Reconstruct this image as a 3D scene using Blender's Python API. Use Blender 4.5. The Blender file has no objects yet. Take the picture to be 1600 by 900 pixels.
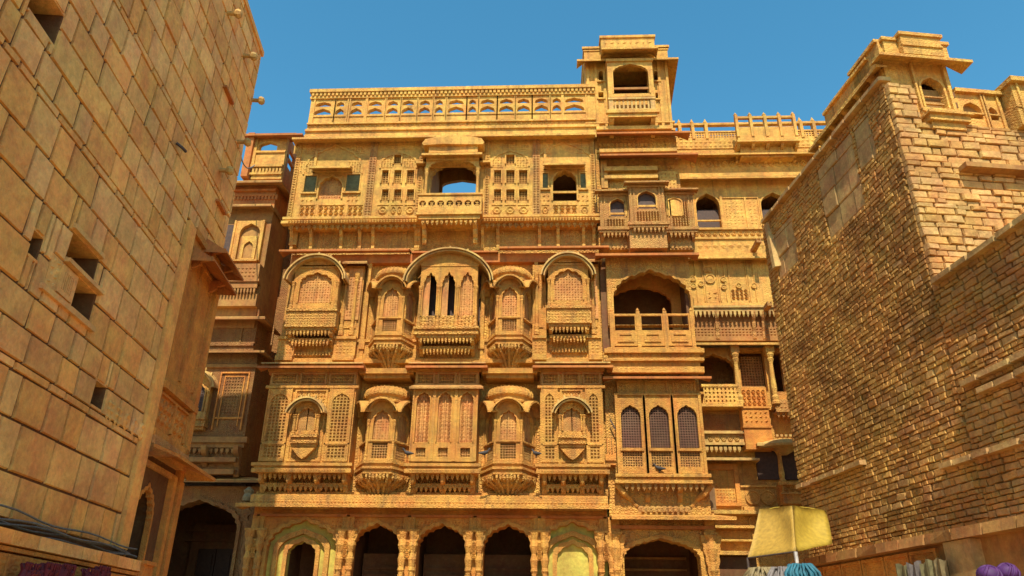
import bpy, math, random
from mathutils import Vector, Matrix
from mathutils.geometry import tessellate_polygon
random.seed(7)
R = math.radians
S = bpy.context.scene
COL = S.collection

# ------------------------------------------------------------------ camera
F, PITCH, ROLL, YAW = 1180.0, R(24.8), R(.85), R(2.9)
fwd = Vector((-math.sin(YAW)*math.cos(PITCH), math.cos(YAW)*math.cos(PITCH), math.sin(PITCH)))
rt = Vector((math.cos(YAW), math.sin(YAW), 0)); up = rt.cross(fwd)
cr, sr = math.cos(ROLL), math.sin(ROLL)
RX, UX = cr*rt + sr*up, -sr*rt + cr*up
EYE = Vector((0, 0, 1.6))
cam = bpy.data.objects.new('camera', bpy.data.cameras.new('camera')); COL.objects.link(cam)
cam.data.sensor_width = 36; cam.data.lens = 36*F/1600; cam.data.clip_end = 3000; cam.data.clip_start = .05
m = Matrix((RX, UX, -fwd)).transposed().to_4x4(); m.translation = EYE
cam.matrix_world = m
S.camera = cam

# ------------------------------------------------------------------ sky, sun, exposure
SUN_EL, SUN_AZ = 53.0, 0.5            # the sun stands high behind the camera
w = bpy.data.worlds.new("World"); S.world = w; w.use_nodes = True
nt = w.node_tree; nt.nodes.clear()
sky = nt.nodes.new('ShaderNodeTexSky'); sky.sky_type = 'NISHITA'; sky.sun_disc = False
sky.sun_elevation = R(SUN_EL); sky.sun_rotation = R(180+SUN_AZ)
sky.air_density = 1.0; sky.dust_density = .35; sky.ozone_density = 1.6; sky.altitude = 250
hs = nt.nodes.new('ShaderNodeHueSaturation'); hs.inputs['Hue'].default_value = .475
hs.inputs['Saturation'].default_value = 1.27; hs.inputs['Value'].default_value = 1.25
bg = nt.nodes.new('ShaderNodeBackground'); bg.inputs['Strength'].default_value = .14
wo = nt.nodes.new('ShaderNodeOutputWorld')
nt.links.new(sky.outputs[0], hs.inputs['Color']); nt.links.new(hs.outputs[0], bg.inputs[0]); nt.links.new(bg.outputs[0], wo.inputs[0])
sl = bpy.data.lights.new('sun', 'SUN'); sl.energy = 5.0; sl.angle = R(.5); sl.color = (1, .92, .76)
so = bpy.data.objects.new('sun', sl); COL.objects.link(so)
d = Vector((math.sin(R(SUN_AZ))*math.cos(R(SUN_EL)), math.cos(R(SUN_AZ))*math.cos(R(SUN_EL)), -math.sin(R(SUN_EL))))
so.rotation_euler = d.to_track_quat('-Z', 'Y').to_euler()
S.view_settings.view_transform = 'Standard'; S.view_settings.look = 'None'
S.view_settings.exposure = .36; S.view_settings.gamma = 1
S.render.engine = 'CYCLES'; S.cycles.max_bounces = 7; S.cycles.diffuse_bounces = 3

# ------------------------------------------------------------------ survey: sight line -> place on a real vertical plane
def at(px, py, Y):
    d = (px-800)/F*RX - (py-450)/F*UX + fwd
    return EYE + d*(Y/d.y)
def gx(px, py, Y): return at(px, py, Y).x
def gz(py, Y, px=700): return at(px, py, Y).z

# ------------------------------------------------------------------ materials
def nd(t, k, **kw):
    n = t.nodes.new(k)
    for a, b in kw.items(): setattr(n, a, b)
    return n
def stone(name, col, carve=0.0, cscale=14, vary=.25, rough=.85, stain=.35, stain_col=(.16,.09,.035), grain=.35, objvar=0.0, huevar=0.0, streak=0.0, light=.25, rain=.42):
    m = bpy.data.materials.new(name); m.use_nodes = True; t = m.node_tree; L = t.links
    b = t.nodes['Principled BSDF']; b.inputs['Roughness'].default_value = rough
    b.inputs['Specular IOR Level'].default_value = .25
    g = nd(t, 'ShaderNodeNewGeometry')
    n1 = nd(t, 'ShaderNodeTexNoise'); n1.inputs['Scale'].default_value = .9; n1.inputs['Detail'].default_value = 6; n1.inputs['Roughness'].default_value = .65
    n2 = nd(t, 'ShaderNodeTexNoise'); n2.inputs['Scale'].default_value = 11; n2.inputs['Detail'].default_value = 5; n2.inputs['Roughness'].default_value = .7
    n3 = nd(t, 'ShaderNodeTexNoise'); n3.inputs['Scale'].default_value = 3.1; n3.inputs['Detail'].default_value = 8; n3.inputs['Roughness'].default_value = .75
    mp = nd(t, 'ShaderNodeMapping'); mp.inputs['Scale'].default_value = (1, 1, .6 if streak else 1)
    for n in (n1, n2): L.new(g.outputs['Position'], n.inputs['Vector'])
    L.new(g.outputs['Position'], mp.inputs['Vector']); L.new(mp.outputs[0], n3.inputs['Vector'])
    r1 = nd(t, 'ShaderNodeMapRange'); r1.inputs['From Min'].default_value = .3; r1.inputs['From Max'].default_value = .7
    r1.inputs['To Min'].default_value = 1-vary; r1.inputs['To Max'].default_value = 1+vary
    L.new(n1.outputs[0], r1.inputs[0])
    r2 = nd(t, 'ShaderNodeMapRange'); r2.inputs['From Min'].default_value = .3; r2.inputs['From Max'].default_value = .7
    r2.inputs['To Min'].default_value = 1-vary*.7; r2.inputs['To Max'].default_value = 1+vary*.7
    L.new(n2.outputs[0], r2.inputs[0])
    mu = nd(t, 'ShaderNodeMath', operation='MULTIPLY'); L.new(r1.outputs[0], mu.inputs[0]); L.new(r2.outputs[0], mu.inputs[1])
    val = mu.outputs[0]
    oi = nd(t, 'ShaderNodeObjectInfo')
    if objvar:
        r3 = nd(t, 'ShaderNodeMapRange'); r3.inputs['To Min'].default_value = 1-objvar; r3.inputs['To Max'].default_value = 1+objvar
        L.new(oi.outputs['Random'], r3.inputs[0])
        m2 = nd(t, 'ShaderNodeMath', operation='MULTIPLY'); L.new(val, m2.inputs[0]); L.new(r3.outputs[0], m2.inputs[1]); val = m2.outputs[0]
    hv = nd(t, 'ShaderNodeHueSaturation')
    n5 = nd(t, 'ShaderNodeTexNoise'); n5.inputs['Scale'].default_value = 1.9; n5.inputs['Detail'].default_value = 7; n5.inputs['Roughness'].default_value = .7
    L.new(g.outputs['Position'], n5.inputs['Vector'])
    cr_ = nd(t, 'ShaderNodeValToRGB'); e = cr_.color_ramp.elements; e[0].position = .36; e[1].position = .64
    e[0].color = (min(1, col[0]*.92), col[1]*.76, col[2]*.8, 1); e[1].color = (min(1, col[0]*1.05), min(1, col[1]*1.17), col[2]*1.1, 1)
    L.new(n5.outputs[0], cr_.inputs[0]); L.new(cr_.outputs[0], hv.inputs['Color'])
    L.new(val, hv.inputs['Value'])
    if huevar:
        m7 = nd(t, 'ShaderNodeMath', operation='MULTIPLY'); L.new(oi.outputs['Random'], m7.inputs[0]); m7.inputs[1].default_value = 7.3
        fr = nd(t, 'ShaderNodeMath', operation='FRACT'); L.new(m7.outputs[0], fr.inputs[0])
        r5 = nd(t, 'ShaderNodeMapRange'); r5.inputs['To Min'].default_value = .5-huevar; r5.inputs['To Max'].default_value = .5+huevar*.6
        L.new(fr.outputs[0], r5.inputs[0]); L.new(r5.outputs[0], hv.inputs['Hue'])
        r6 = nd(t, 'ShaderNodeMapRange'); r6.inputs['To Min'].default_value = 1.0; r6.inputs['To Max'].default_value = .92
        L.new(fr.outputs[0], r6.inputs[0]); L.new(r6.outputs[0], hv.inputs['Saturation'])
    c = hv.outputs[0]
    # stains
    sr_ = nd(t, 'ShaderNodeValToRGB'); sr_.color_ramp.elements[0].position = .50; sr_.color_ramp.elements[1].position = .72
    L.new(n3.outputs[0], sr_.inputs[0])
    sm = nd(t, 'ShaderNodeMath', operation='MULTIPLY'); L.new(sr_.outputs[0], sm.inputs[0]); sm.inputs[1].default_value = stain
    mx = nd(t, 'ShaderNodeMix', data_type='RGBA'); L.new(sm.outputs[0], mx.inputs[0]); L.new(c, mx.inputs[6]); mx.inputs[7].default_value = (*stain_col, 1)
    # rain streaks
    m8 = nd(t, 'ShaderNodeMapping'); m8.inputs['Scale'].default_value = (7, 7, .45); L.new(g.outputs['Position'], m8.inputs['Vector'])
    n6 = nd(t, 'ShaderNodeTexNoise'); n6.inputs['Scale'].default_value = 1; n6.inputs['Detail'].default_value = 5; n6.inputs['Roughness'].default_value = .6; L.new(m8.outputs[0], n6.inputs['Vector'])
    rr_ = nd(t, 'ShaderNodeValToRGB'); rr_.color_ramp.elements[0].position = .53; rr_.color_ramp.elements[1].position = .68; L.new(n6.outputs[0], rr_.inputs[0])
    q1 = nd(t, 'ShaderNodeMath', operation='MULTIPLY'); L.new(rr_.outputs[0], q1.inputs[0]); q1.inputs[1].default_value = rain
    mx3 = nd(t, 'ShaderNodeMix', data_type='RGBA'); L.new(q1.outputs[0], mx3.inputs[0]); L.new(mx.outputs[2], mx3.inputs[6]); mx3.inputs[7].default_value = (.15, .085, .04, 1); mx = mx3
    # bleached flecks
    lr = nd(t, 'ShaderNodeValToRGB'); lr.color_ramp.elements[0].position = .56; lr.color_ramp.elements[1].position = .8
    n4 = nd(t, 'ShaderNodeTexNoise'); n4.inputs['Scale'].default_value = 5; n4.inputs['Detail'].default_value = 9; n4.inputs['Roughness'].default_value = .8
    L.new(g.outputs['Position'], n4.inputs['Vector']); L.new(n4.outputs[0], lr.inputs[0])
    lm = nd(t, 'ShaderNodeMath', operation='MULTIPLY'); L.new(lr.outputs[0], lm.inputs[0]); lm.inputs[1].default_value = light
    mx2 = nd(t, 'ShaderNodeMix', data_type='RGBA'); L.new(lm.outputs[0], mx2.inputs[0]); L.new(mx.outputs[2], mx2.inputs[6]); mx2.inputs[7].default_value = (.74, .48, .16, 1)
    L.new(mx2.outputs[2], b.inputs['Base Color'])
    bp = nd(t, 'ShaderNodeBump'); bp.inputs['Strength'].default_value = grain; bp.inputs['Distance'].default_value = .03
    L.new(n2.outputs[0], bp.inputs['Height'])
    last = bp
    if carve:
        mc = nd(t, 'ShaderNodeMapping'); L.new(g.outputs['Position'], mc.inputs['Vector'])
        mc.inputs['Scale'].default_value = (1, .35, 1)
        v = nd(t, 'ShaderNodeTexVoronoi'); v.inputs['Scale'].default_value = cscale; v.inputs['Randomness'].default_value = .35
        L.new(mc.outputs[0], v.inputs['Vector'])
        v2 = nd(t, 'ShaderNodeTexVoronoi'); v2.inputs['Scale'].default_value = cscale*2.3; v2.inputs['Randomness'].default_value = .6
        L.new(mc.outputs[0], v2.inputs['Vector'])
        s1 = nd(t, 'ShaderNodeMath', operation='SINE'); m3 = nd(t, 'ShaderNodeMath', operation='MULTIPLY'); m3.inputs[1].default_value = 14
        L.new(v.outputs['Distance'], m3.inputs[0]); L.new(m3.outputs[0], s1.inputs[0])
        ad = nd(t, 'ShaderNodeMath', operation='ADD'); L.new(s1.outputs[0], ad.inputs[0]); L.new(v2.outputs['Distance'], ad.inputs[1])
        b2 = nd(t, 'ShaderNodeBump'); b2.inputs['Strength'].default_value = carve; b2.inputs['Distance'].default_value = .03
        L.new(ad.outputs[0], b2.inputs['Height']); L.new(bp.outputs[0], b2.inputs['Normal']); last = b2
    L.new(last.outputs[0], b.inputs['Normal'])
    return m
GOLD = (.66, .358, .08)
M = {}
M['stone'] = stone('golden_sandstone', GOLD, grain=.5, stain=.5, carve=.38, cscale=16)
M['carved'] = stone('carved_sandstone', (.60, .305, .068), carve=.6, cscale=11, grain=.4, stain=.45)
M['fine'] = stone('finely_carved_sandstone', (.55, .28, .065), carve=.5, cscale=22, grain=.3)
M['orange'] = stone('orange_shade_sandstone', (.58, .235, .045), carve=.25, cscale=12, stain=.35, rain=.12)
M['red'] = stone('reddish_shade_stone', (.46, .16, .04), stain=.3, light=.1)  # reddish stone, with the soffits' warm shade put into the colour
M['warm'] = stone('warm_golden_sandstone', (.59, .285, .06), grain=.5, stain=.5, carve=.42, cscale=16)
M['pink'] = stone('pinkish_carved_sandstone', (.58, .27, .08), carve=.35, cscale=16, stain=.15)
M['recess_shade'] = stone('shaded_recess_stone', (.20, .115, .05), stain=.4)  # brown stone darkened to carry the recess shade in its colour
M['dark_lattice'] = stone('dark_wooden_lattice', (.15, .075, .045), stain=.2, light=.05)
M['pale'] = stone('weathered_pale_stone', (.54, .33, .10), vary=.3, stain=.5, stain_col=(.18,.13,.08))
M['brown'] = stone('brown_weathered_stone', (.50, .25, .07), carve=.5, cscale=16, stain=.35)
M['dim'] = stone('shaded_haveli_stone', (.31, .145, .045), carve=.5, cscale=14, stain=.4)  # left mansion's shade put into the stone colour
M['dimplain'] = stone('shaded_brown_haveli_stone', (.37, .175, .05), stain=.4)  # plainer variant, also darkened for the left mansion's shade
M['room'] = stone('dark_room_stone', (.17, .075, .03), vary=.3)  # interior darkness put into the stone colour
M['wash'] = stone('yellow_limewash', (.52, .41, .08), vary=.3, stain=.3, stain_col=(.3,.2,.05), light=.05, rain=.12)
M['ashlar'] = stone('ashlar_block', (.84, .425, .098), vary=.22, stain=.30, stain_col=(.28,.14,.05), grain=1.0, objvar=.13, huevar=.006, light=.35, rain=.0)
M['ashlar_mortar'] = stone('ashlar_joint', (.14, .06, .02), grain=.6)
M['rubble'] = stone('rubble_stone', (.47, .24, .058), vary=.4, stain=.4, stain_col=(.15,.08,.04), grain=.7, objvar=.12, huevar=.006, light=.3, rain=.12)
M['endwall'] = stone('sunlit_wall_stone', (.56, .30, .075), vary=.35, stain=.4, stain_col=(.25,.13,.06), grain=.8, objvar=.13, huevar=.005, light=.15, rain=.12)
M['rubble_mass'] = stone('rubble_stone_mass', (.47, .24, .058), vary=.45, stain=.4, stain_col=(.15,.08,.04), grain=.9, light=.45, rain=.12)
M['mortar'] = stone('lime_mortar', (.34, .185, .055), grain=.9, vary=.3)
M['plaster'] = stone('plastered_patch', (.47, .28, .10), grain=.5, vary=.3, stain=.5, rain=.12)
M['ground'] = stone('paving_stone', (.40, .25, .11), grain=.5, objvar=.1, rain=.12)
M['earth'] = stone('sandy_ground', (.40, .28, .15), grain=.5)
def plain(name, col, rough=.7, metal=0, var=.62):
    m = bpy.data.materials.new(name); m.use_nodes = True; t = m.node_tree
    b = t.nodes['Principled BSDF']; b.inputs['Roughness'].default_value = rough; b.inputs['Metallic'].default_value = metal
    n = nd(t, 'ShaderNodeTexNoise'); n.inputs['Scale'].default_value = 14; n.inputs['Detail'].default_value = 6
    g = nd(t, 'ShaderNodeNewGeometry'); t.links.new(g.outputs['Position'], n.inputs['Vector'])
    r = nd(t, 'ShaderNodeValToRGB'); r.color_ramp.elements[0].position = .3; r.color_ramp.elements[1].position = .7
    r.color_ramp.elements[0].color = (*[c*var for c in col], 1); r.color_ramp.elements[1].color = (*[min(1, c*1.15) for c in col], 1)
    t.links.new(n.outputs[0], r.inputs[0]); t.links.new(r.outputs[0], b.inputs['Base Color'])
    bp = nd(t, 'ShaderNodeBump'); bp.inputs['Strength'].default_value = .3; bp.inputs['Distance'].default_value = .01
    t.links.new(n.outputs[0], bp.inputs['Height']); t.links.new(bp.outputs[0], b.inputs['Normal'])
    return m
M['green'] = plain('green_painted_wood', (.19, .22, .13))
M['wood'] = plain('dark_brown_wood', (.075, .035, .018))
M['iron'] = plain('rusty_iron', (.09, .06, .045), .6, .3)
M['cable'] = plain('grey_cable', (.16, .16, .14))
M['tarp'] = plain('yellow_tarpaulin', (.38, .25, .022), var=.8); M['tarp2'] = plain('orange_tarpaulin', (.40, .235, .03), var=.75)  # left sheet a little more orange than the right
M['teal'] = plain('teal_cloth', (.02, .14, .19)); M['beige'] = plain('beige_cloth', (.26, .19, .08)); M['grey'] = plain('grey_cloth', (.20, .17, .15))
M['purple'] = plain('purple_cloth', (.075, .015, .11)); M['crimson'] = plain('crimson_cloth', (.12, .004, .014)); M['olive'] = plain('olive_textile', (.20, .17, .07))
M['bird'] = plain('pigeon_grey', (.05, .04, .035)); M['whitish'] = plain('white_enamel', (.6, .55, .48))

# ------------------------------------------------------------------ mesh collector
I4 = Matrix.Identity(4)
class MB:
    def __init__(s, M_=None): s.v = []; s.f = []; s.M = M_ or I4
    def add(s, vs, fs):
        o = len(s.v); M_ = s.M
        s.v += [tuple(M_ @ Vector(p)) for p in vs] if M_ is not I4 else [tuple(p) for p in vs]
        s.f += [tuple(i+o for i in f) for f in fs]; return s
    def box(s, x0, x1, y0, y1, z0, z1):
        return s.add([(x0,y0,z0),(x1,y0,z0),(x1,y1,z0),(x0,y1,z0),(x0,y0,z1),(x1,y0,z1),(x1,y1,z1),(x0,y1,z1)],
              [(0,1,5,4),(1,2,6,5),(2,3,7,6),(3,0,4,7),(4,5,6,7),(3,2,1,0)])
    def loft(s, rings, cap=True, closed=True):
        n = len(rings[0]); vs = [p for r in rings for p in r]; fs = []
        for i in range(len(rings)-1):
            for j in range(n if closed else n-1):
                k = (j+1) % n
                fs.append((i*n+j, i*n+k, (i+1)*n+k, (i+1)*n+j))
        if cap: fs += [tuple(range(n))[::-1], tuple(range((len(rings)-1)*n, len(rings)*n))]
        return s.add(vs, fs)
    def prism(s, outer, y0, y1, holes=()):          # polygon in x,z extruded along y
        loops = [list(outer)] + [list(h) for h in holes]
        tri = tessellate_polygon([[Vector((x, z, 0)) for x, z in l] for l in loops])
        flat = [p for l in loops for p in l]; n = len(flat)
        vs = [(x, y0, z) for x, z in flat] + [(x, y1, z) for x, z in flat]
        fs = []
        for a, b, c in tri:
            A, B, C = flat[a], flat[b], flat[c]
            ar = (B[0]-A[0])*(C[1]-A[1])-(B[1]-A[1])*(C[0]-A[0])
            if ar < 0: b, c = c, b
            fs.append((a, b, c)); fs.append((c+n, b+n, a+n))
        o = 0
        for l in loops:
            k = len(l)
            fs += [(o+i, o+(i+1) % k, o+(i+1) % k+n, o+i+n) for i in range(k)]
            o += k
        return s.add(vs, fs)
    def prx(s, prof, x0, x1):                        # polygon in y,z extruded along x
        n = len(prof); vs = [(x0, y, z) for y, z in prof] + [(x1, y, z) for y, z in prof]
        tri = tessellate_polygon([[Vector((y, z, 0)) for y, z in prof]])
        fs = [t for t in tri] + [(c+n, b+n, a+n) for a, b, c in tri]
        fs += [(i, (i+1) % n, (i+1) % n+n, i+n) for i in range(n)]
        return s.add(vs, fs)
    def prz(s, poly, z0, z1, top=None):              # polygon in x,y extruded up
        top = top or poly; return s.loft([[(x, y, z0) for x, y in poly], [(x, y, z1) for x, y in top]])
    def lathe(s, x, y, prof, n=10, sx=1, sy=1):
        return s.loft([[(x+sx*r*math.cos(2*math.pi*j/n), y+sy*r*math.sin(2*math.pi*j/n), z) for j in range(n)] for r, z in prof])
    def tube(s, pts, r, n=6):
        rings = []
        for i, p in enumerate(pts):
            p = Vector(p); q = Vector(pts[min(i+1, len(pts)-1)]) - Vector(pts[max(i-1, 0)])
            q.normalize(); a = q.orthogonal().normalized(); b = q.cross(a)
            if i and a.dot(pa) < 0: a = -a; b = -b
            pa = a
            rr = r[i] if isinstance(r, (list, tuple)) else r
            rings.append([p + rr*(math.cos(2*math.pi*j/n)*a + math.sin(2*math.pi*j/n)*b) for j in range(n)])
        return s.loft(rings)
    def build(s, name, mat, parent=None, loc=None, smooth=False, kind=None, label=None):
        me = bpy.data.meshes.new(name); me.from_pydata(s.v, [], s.f)
        me.materials.append(M[mat] if isinstance(mat, str) else mat); me.validate(); 
        if smooth: me.polygons.foreach_set('use_smooth', [True]*len(me.polygons))
        o = bpy.data.objects.new(name, me); COL.objects.link(o)
        if parent: o.parent = parent
        if loc: o.location = loc
        if kind: o['kind'] = kind
        if label: o['label'] = label
        return o
    # ---- architectural pieces (outside is -y)
    def chhajja(s, x0, x1, yw, yo, zw, zo, t=.07, ov=None, left=True, right=True):
        """eave slab: wall line x0..x1 at yw (height zw), outer lip at yo (height zo); hipped returns"""
        ov = (yw-yo) if ov is None else ov
        lo, ro = (ov if left else 0), (ov if right else 0)
        def lay(dz): return [(x0,yw,zw+dz),(x1,yw,zw+dz),(x1+ro,yo,zo+dz),(x0-lo,yo,zo+dz),(x0-lo,yw,zo+dz),(x1+ro,yw,zo+dz)]
        a, b = lay(0), lay(-t)
        fs = [(3,2,1,0),(4,3,0),(2,5,1),(6,7,8,9),(6,9,10),(7,11,8),(3,9,8,2),(4,10,9,3),(2,8,11,5)]
        return s.add(a+b, [tuple(f) for f in fs])
    def mould(s, x0, x1, yw, steps, ret=0):          # steps: (z0, z1, proud)
        for z0, z1, p in steps: s.box(x0-p*ret, x1+p*ret, yw-p, yw+.03, z0, z1)
        return s
    def teeth(s, x0, x1, y, z0, z1, n, w=.6, d=.05):
        st = (x1-x0)/n
        for i in range(n):
            c = x0+st*(i+.5); h = st*w/2
            s.add([(c-h,y-d,z1),(c+h,y-d,z1),(c+h,y,z1),(c-h,y,z1),(c-h*.9,y-d,z0+(z1-z0)*.45),(c+h*.9,y-d,z0+(z1-z0)*.45),(c+h*.9,y,z0+(z1-z0)*.45),(c-h*.9,y,z0+(z1-z0)*.45),(c,y-d*.5,z0)],
                  [(0,4,5,1),(1,5,6,2),(2,6,7,3),(3,7,4,0),(0,1,2,3),(4,8,5),(5,8,6),(6,8,7),(7,8,4)])
        return s
    def dentils(s, x0, x1, y, z0, z1, n, d=.04):
        st = (x1-x0)/n
        for i in range(n): s.box(x0+st*(i+.2), x0+st*(i+.8), y-d, y+.01, z0, z1)
        return s
    def bracket(s, xc, w, yw, yo, z0, z1):
        D = yw-yo; H = z1-z0
        pr = [(yw, z0), (yw-.12*D, z0+.02*H), (yw-.22*D, z0+.16*H), (yw-.18*D, z0+.28*H), (yw-.42*D, z0+.42*H), (yw-.52*D, z0+.56*H), (yw-.50*D, z0+.66*H),
              (yw-.80*D, z0+.76*H), (yw-.95*D, z0+.86*H), (yw-D, z0+H), (yw, z0+H)]
        return s.prx(pr, xc-w/2, xc+w/2)
    def relief(s, x0, x1, z0, z1, y, cs=.09, d=.03, kind=0):
        nx = max(1, round((x1-x0)/cs)); nz = max(1, round((z1-z0)/cs)); sx = (x1-x0)/nx; sz = (z1-z0)/nz
        for i in range(nx):
            for j in range(nz):
                cx, cz = x0+sx*(i+.5), z0+sz*(j+.5)
                if kind == 0:     # diamonds
                    s.add([(cx-sx*.46,y,cz),(cx,y,cz-sz*.46),(cx+sx*.46,y,cz),(cx,y,cz+sz*.46),(cx,y-d,cz)], [(0,1,4),(1,2,4),(2,3,4),(3,0,4)])
                elif kind == 1:   # rosettes: ring with boss
                    P = []; k = 8
                    for q in range(k):
                        a = q*2*math.pi/k; P.append((cx+sx*.45*math.cos(a), y, cz+sz*.45*math.sin(a)))
                    for q in range(k):
                        a = q*2*math.pi/k; P.append((cx+sx*.33*math.cos(a), y-d, cz+sz*.33*math.sin(a)))
                    for q in range(k):
                        a = q*2*math.pi/k; P.append((cx+sx*.2*math.cos(a), y-d*.1, cz+sz*.2*math.sin(a)))
                    P.append((cx, y-d, cz))
                    s.add(P, [(q, (q+1)%k, (q+1)%k+k, q+k) for q in range(k)] + [(q+k, (q+1)%k+k, (q+1)%k+2*k, q+2*k) for q in range(k)] + [(q+2*k, (q+1)%k+2*k, 3*k) for q in range(k)])
                else:             # scroll leaves, alternating lean
                    a = .5 if (i+j) % 2 else -.5
                    dx, dz = sx*.42*math.cos(a+.8), sz*.42*math.sin(a+.8)
                    ex, ez = -dz*.45*sx/sz, dx*.45*sz/sx
                    s.add([(cx-dx,y,cz-dz),(cx+ex,y,cz+ez),(cx+dx,y,cz+dz),(cx-ex,y,cz-ez),(cx,y-d,cz)], [(0,3,4),(3,2,4),(2,1,4),(1,0,4)])
        return s
    def jali(s, x0, x1, z0, z1, y, cs=.1, bar=.3, d=.035, dia=False):
        nx = max(1, round((x1-x0)/cs)); nz = max(1, round((z1-z0)/cs)); sx = (x1-x0)/nx; sz = (z1-z0)/nz
        for i in range(nx):
            for j in range(nz):
                a, b, c, e = x0+sx*i, x0+sx*(i+1), z0+sz*j, z0+sz*(j+1)
                cx, cz = (a+b)/2, (c+e)/2; h = (1-bar)/2
                out = [(a,c),(b,c),(b,e),(a,e)]
                if dia:
                    out = [(a,c),(cx,c),(b,c),(b,cz),(b,e),(cx,e),(a,e),(a,cz)]
                    hp = [(cx-sx*h*.65,cz-sz*h*.65),(cx,cz-sz*h*1.1),(cx+sx*h*.65,cz-sz*h*.65),(cx+sx*h*1.1,cz),(cx+sx*h*.65,cz+sz*h*.65),(cx,cz+sz*h*1.1),(cx-sx*h*.65,cz+sz*h*.65),(cx-sx*h*1.1,cz)]
                else: hp = [(cx-sx*h,cz-sz*h),(cx+sx*h,cz-sz*h),(cx+sx*h,cz+sz*h),(cx-sx*h,cz+sz*h)]
                n = len(out)
                s.add([(p,y,q) for p,q in out]+[(p,y,q) for p,q in hp]+[(p,y+d,q) for p,q in hp],
                      [(k,(k+1)%n,(k+1)%n+n,k+n) for k in range(n)]+[(k+n,(k+1)%n+n,(k+1)%n+2*n,k+2*n) for k in range(n)])
        return s

def arch(xc, w, z0, zs, zt, cusps=7, dep=.09, ogee=.12, n=42):
    """foliated arch opening outline, counter-clockwise from lower right; z0 sill, zs springing, zt crown"""
    a, h = w/2, zt-zs
    pts = [(xc-a, z0), (xc+a, z0)]
    for i in range(n+1):
        t = math.pi*i/n
        k = 1-dep*(1-abs(math.sin(cusps*t))) if cusps else 1
        x = math.cos(t)*a*(k if 0 < i < n else 1); z = math.sin(t)*h*(1-ogee)*k
        z += h*ogee*max(0, 1-abs(math.cos(t))*3.2)
        if i in (0, n): pts.append((xc+(a if i == 0 else -a), zs))
        else: pts.append((xc+x, zs+z))
    return pts
def rect(x0, x1, z0, z1): return [(x0,z0),(x1,z0),(x1,z1),(x0,z1)]
def frame_around(mb, pts, g, y0, y1):                # raised border band following an opening outline
    xs = [p[0] for p in pts]; zs = [p[1] for p in pts]; cx = (min(xs)+max(xs))/2; zb = min(zs); ww = (max(xs)-min(xs))/2
    out = [(cx+(x-cx)*(1+g/ww), z if z <= zb+1e-6 else z+g*max(0, min(1, (z-zb)/(max(zs)-zb)))) for x, z in pts]
    n = len(pts); vs = [(x,y0,z) for x,z in out]+[(x,y0,z) for x,z in pts]+[(x,y1,z) for x,z in out]+[(x,y1,z) for x,z in pts]
    fs = []
    for i in range(1, n-1):
        j = i+1
        fs += [(i, j, j+n, i+n), (i, i+2*n, j+2*n, j), (i+n, j+n, j+3*n, i+3*n)]
    i, j = n-1, 0
    fs += [(i, j, j+n, i+n), (i, i+2*n, j+2*n, j), (i+n, j+n, j+3*n, i+3*n)]
    mb.add(vs, fs); return mb
def column_prof(h, r):
    return [(r*1.5,0),(r*1.5,.05*h),(r*1.15,.07*h),(r*1.35,.13*h),(r*.8,.18*h),(r*.95,.26*h),(r*1.05,.3*h),(r*.85,.5*h),(r*.72,.78*h),(r*.9,.82*h),(r*1.3,.88*h),(r*.95,.9*h),(r*1.5,.96*h),(r*1.5,h)]
def crescent(R_, th, rise=1.0, n=22, a0=0, flare=.0, zoff=0):
    o = []; i_ = []
    for k in range(n+1):
        t = math.pi*k/n
        fl = flare*abs(math.cos(t))**5
        o.append((math.cos(t)*(R_+fl), zoff+math.sin(t)*R_*rise-fl*.5)); q = R_-th*(.7+.3*math.sin(t))
        i_.append((math.cos(t)*(q+fl), zoff+math.sin(t)*q*rise-fl*.5))
    return o, i_
def bangla(mb, xc, R_, yw, yo, th=.08, rise=1.0, z=0, flare=.1, ribs=9, drop=.06):
    """curved projecting roof: a barrel hood that dips towards its lip"""
    o, i_ = crescent(R_, th, rise, flare=flare)
    n = len(o)
    Pb = [(xc+x, yw, z+zz) for x, zz in o]; Pf = [(xc+x*1.03, yo, z+zz-drop) for x, zz in o]
    Qb = [(xc+x, yw, z+zz) for x, zz in i_]; Qf = [(xc+x*1.03, yo, z+zz-drop) for x, zz in i_]
    vs = Pb+Pf+Qf+Qb; fs = []
    for k in range(n-1):
        for r in range(4):
            a, b = r*n, ((r+1) % 4)*n
            fs.append((a+k, b+k, b+k+1, a+k+1))
    for e in (0, n-1): fs.append((e, e+n, e+2*n, e+3*n))
    mb.add(vs, fs)
    return mb
def thing(name, label, cat, loc=(0,0,0), rz=0, group=None, kind=None):
    o = bpy.data.objects.new(name, None); COL.objects.link(o); o.location = loc; o.rotation_euler = (0,0,rz); o.empty_display_size = .2
    o['label'] = label; o['category'] = cat
    if group: o['group'] = group
    if kind: o['kind'] = kind
    return o
def tag(o, label, cat, group=None):
    o['label'] = label; o['category'] = cat
    if group: o['group'] = group
    return o
def copy_part(o, parent, loc=None):
    c = o.copy(); COL.objects.link(c); c.parent = parent
    if loc is not None: c.location = loc
    for ch in list(o.children): copy_part(ch, c)
    return c

# ================================================================== GROUND
g = MB(); g.add([(-400,-400,-.004),(400,-400,-.004),(400,400,-.004),(-400,400,-.004)], [(0,1,2,3)])
o = g.build('ground', 'earth'); o['kind'] = 'structure'
g = MB()
for i in range(22):
    for j in range(24):
        x = -9+i*.9; y = -2+j*.95
        g.box(x+.008, x+.892, y+.008, y+.942, -.05, .01+random.uniform(-.004,.004))
o = g.build('courtyard_paving', 'ground'); o['kind'] = 'structure'

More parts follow.
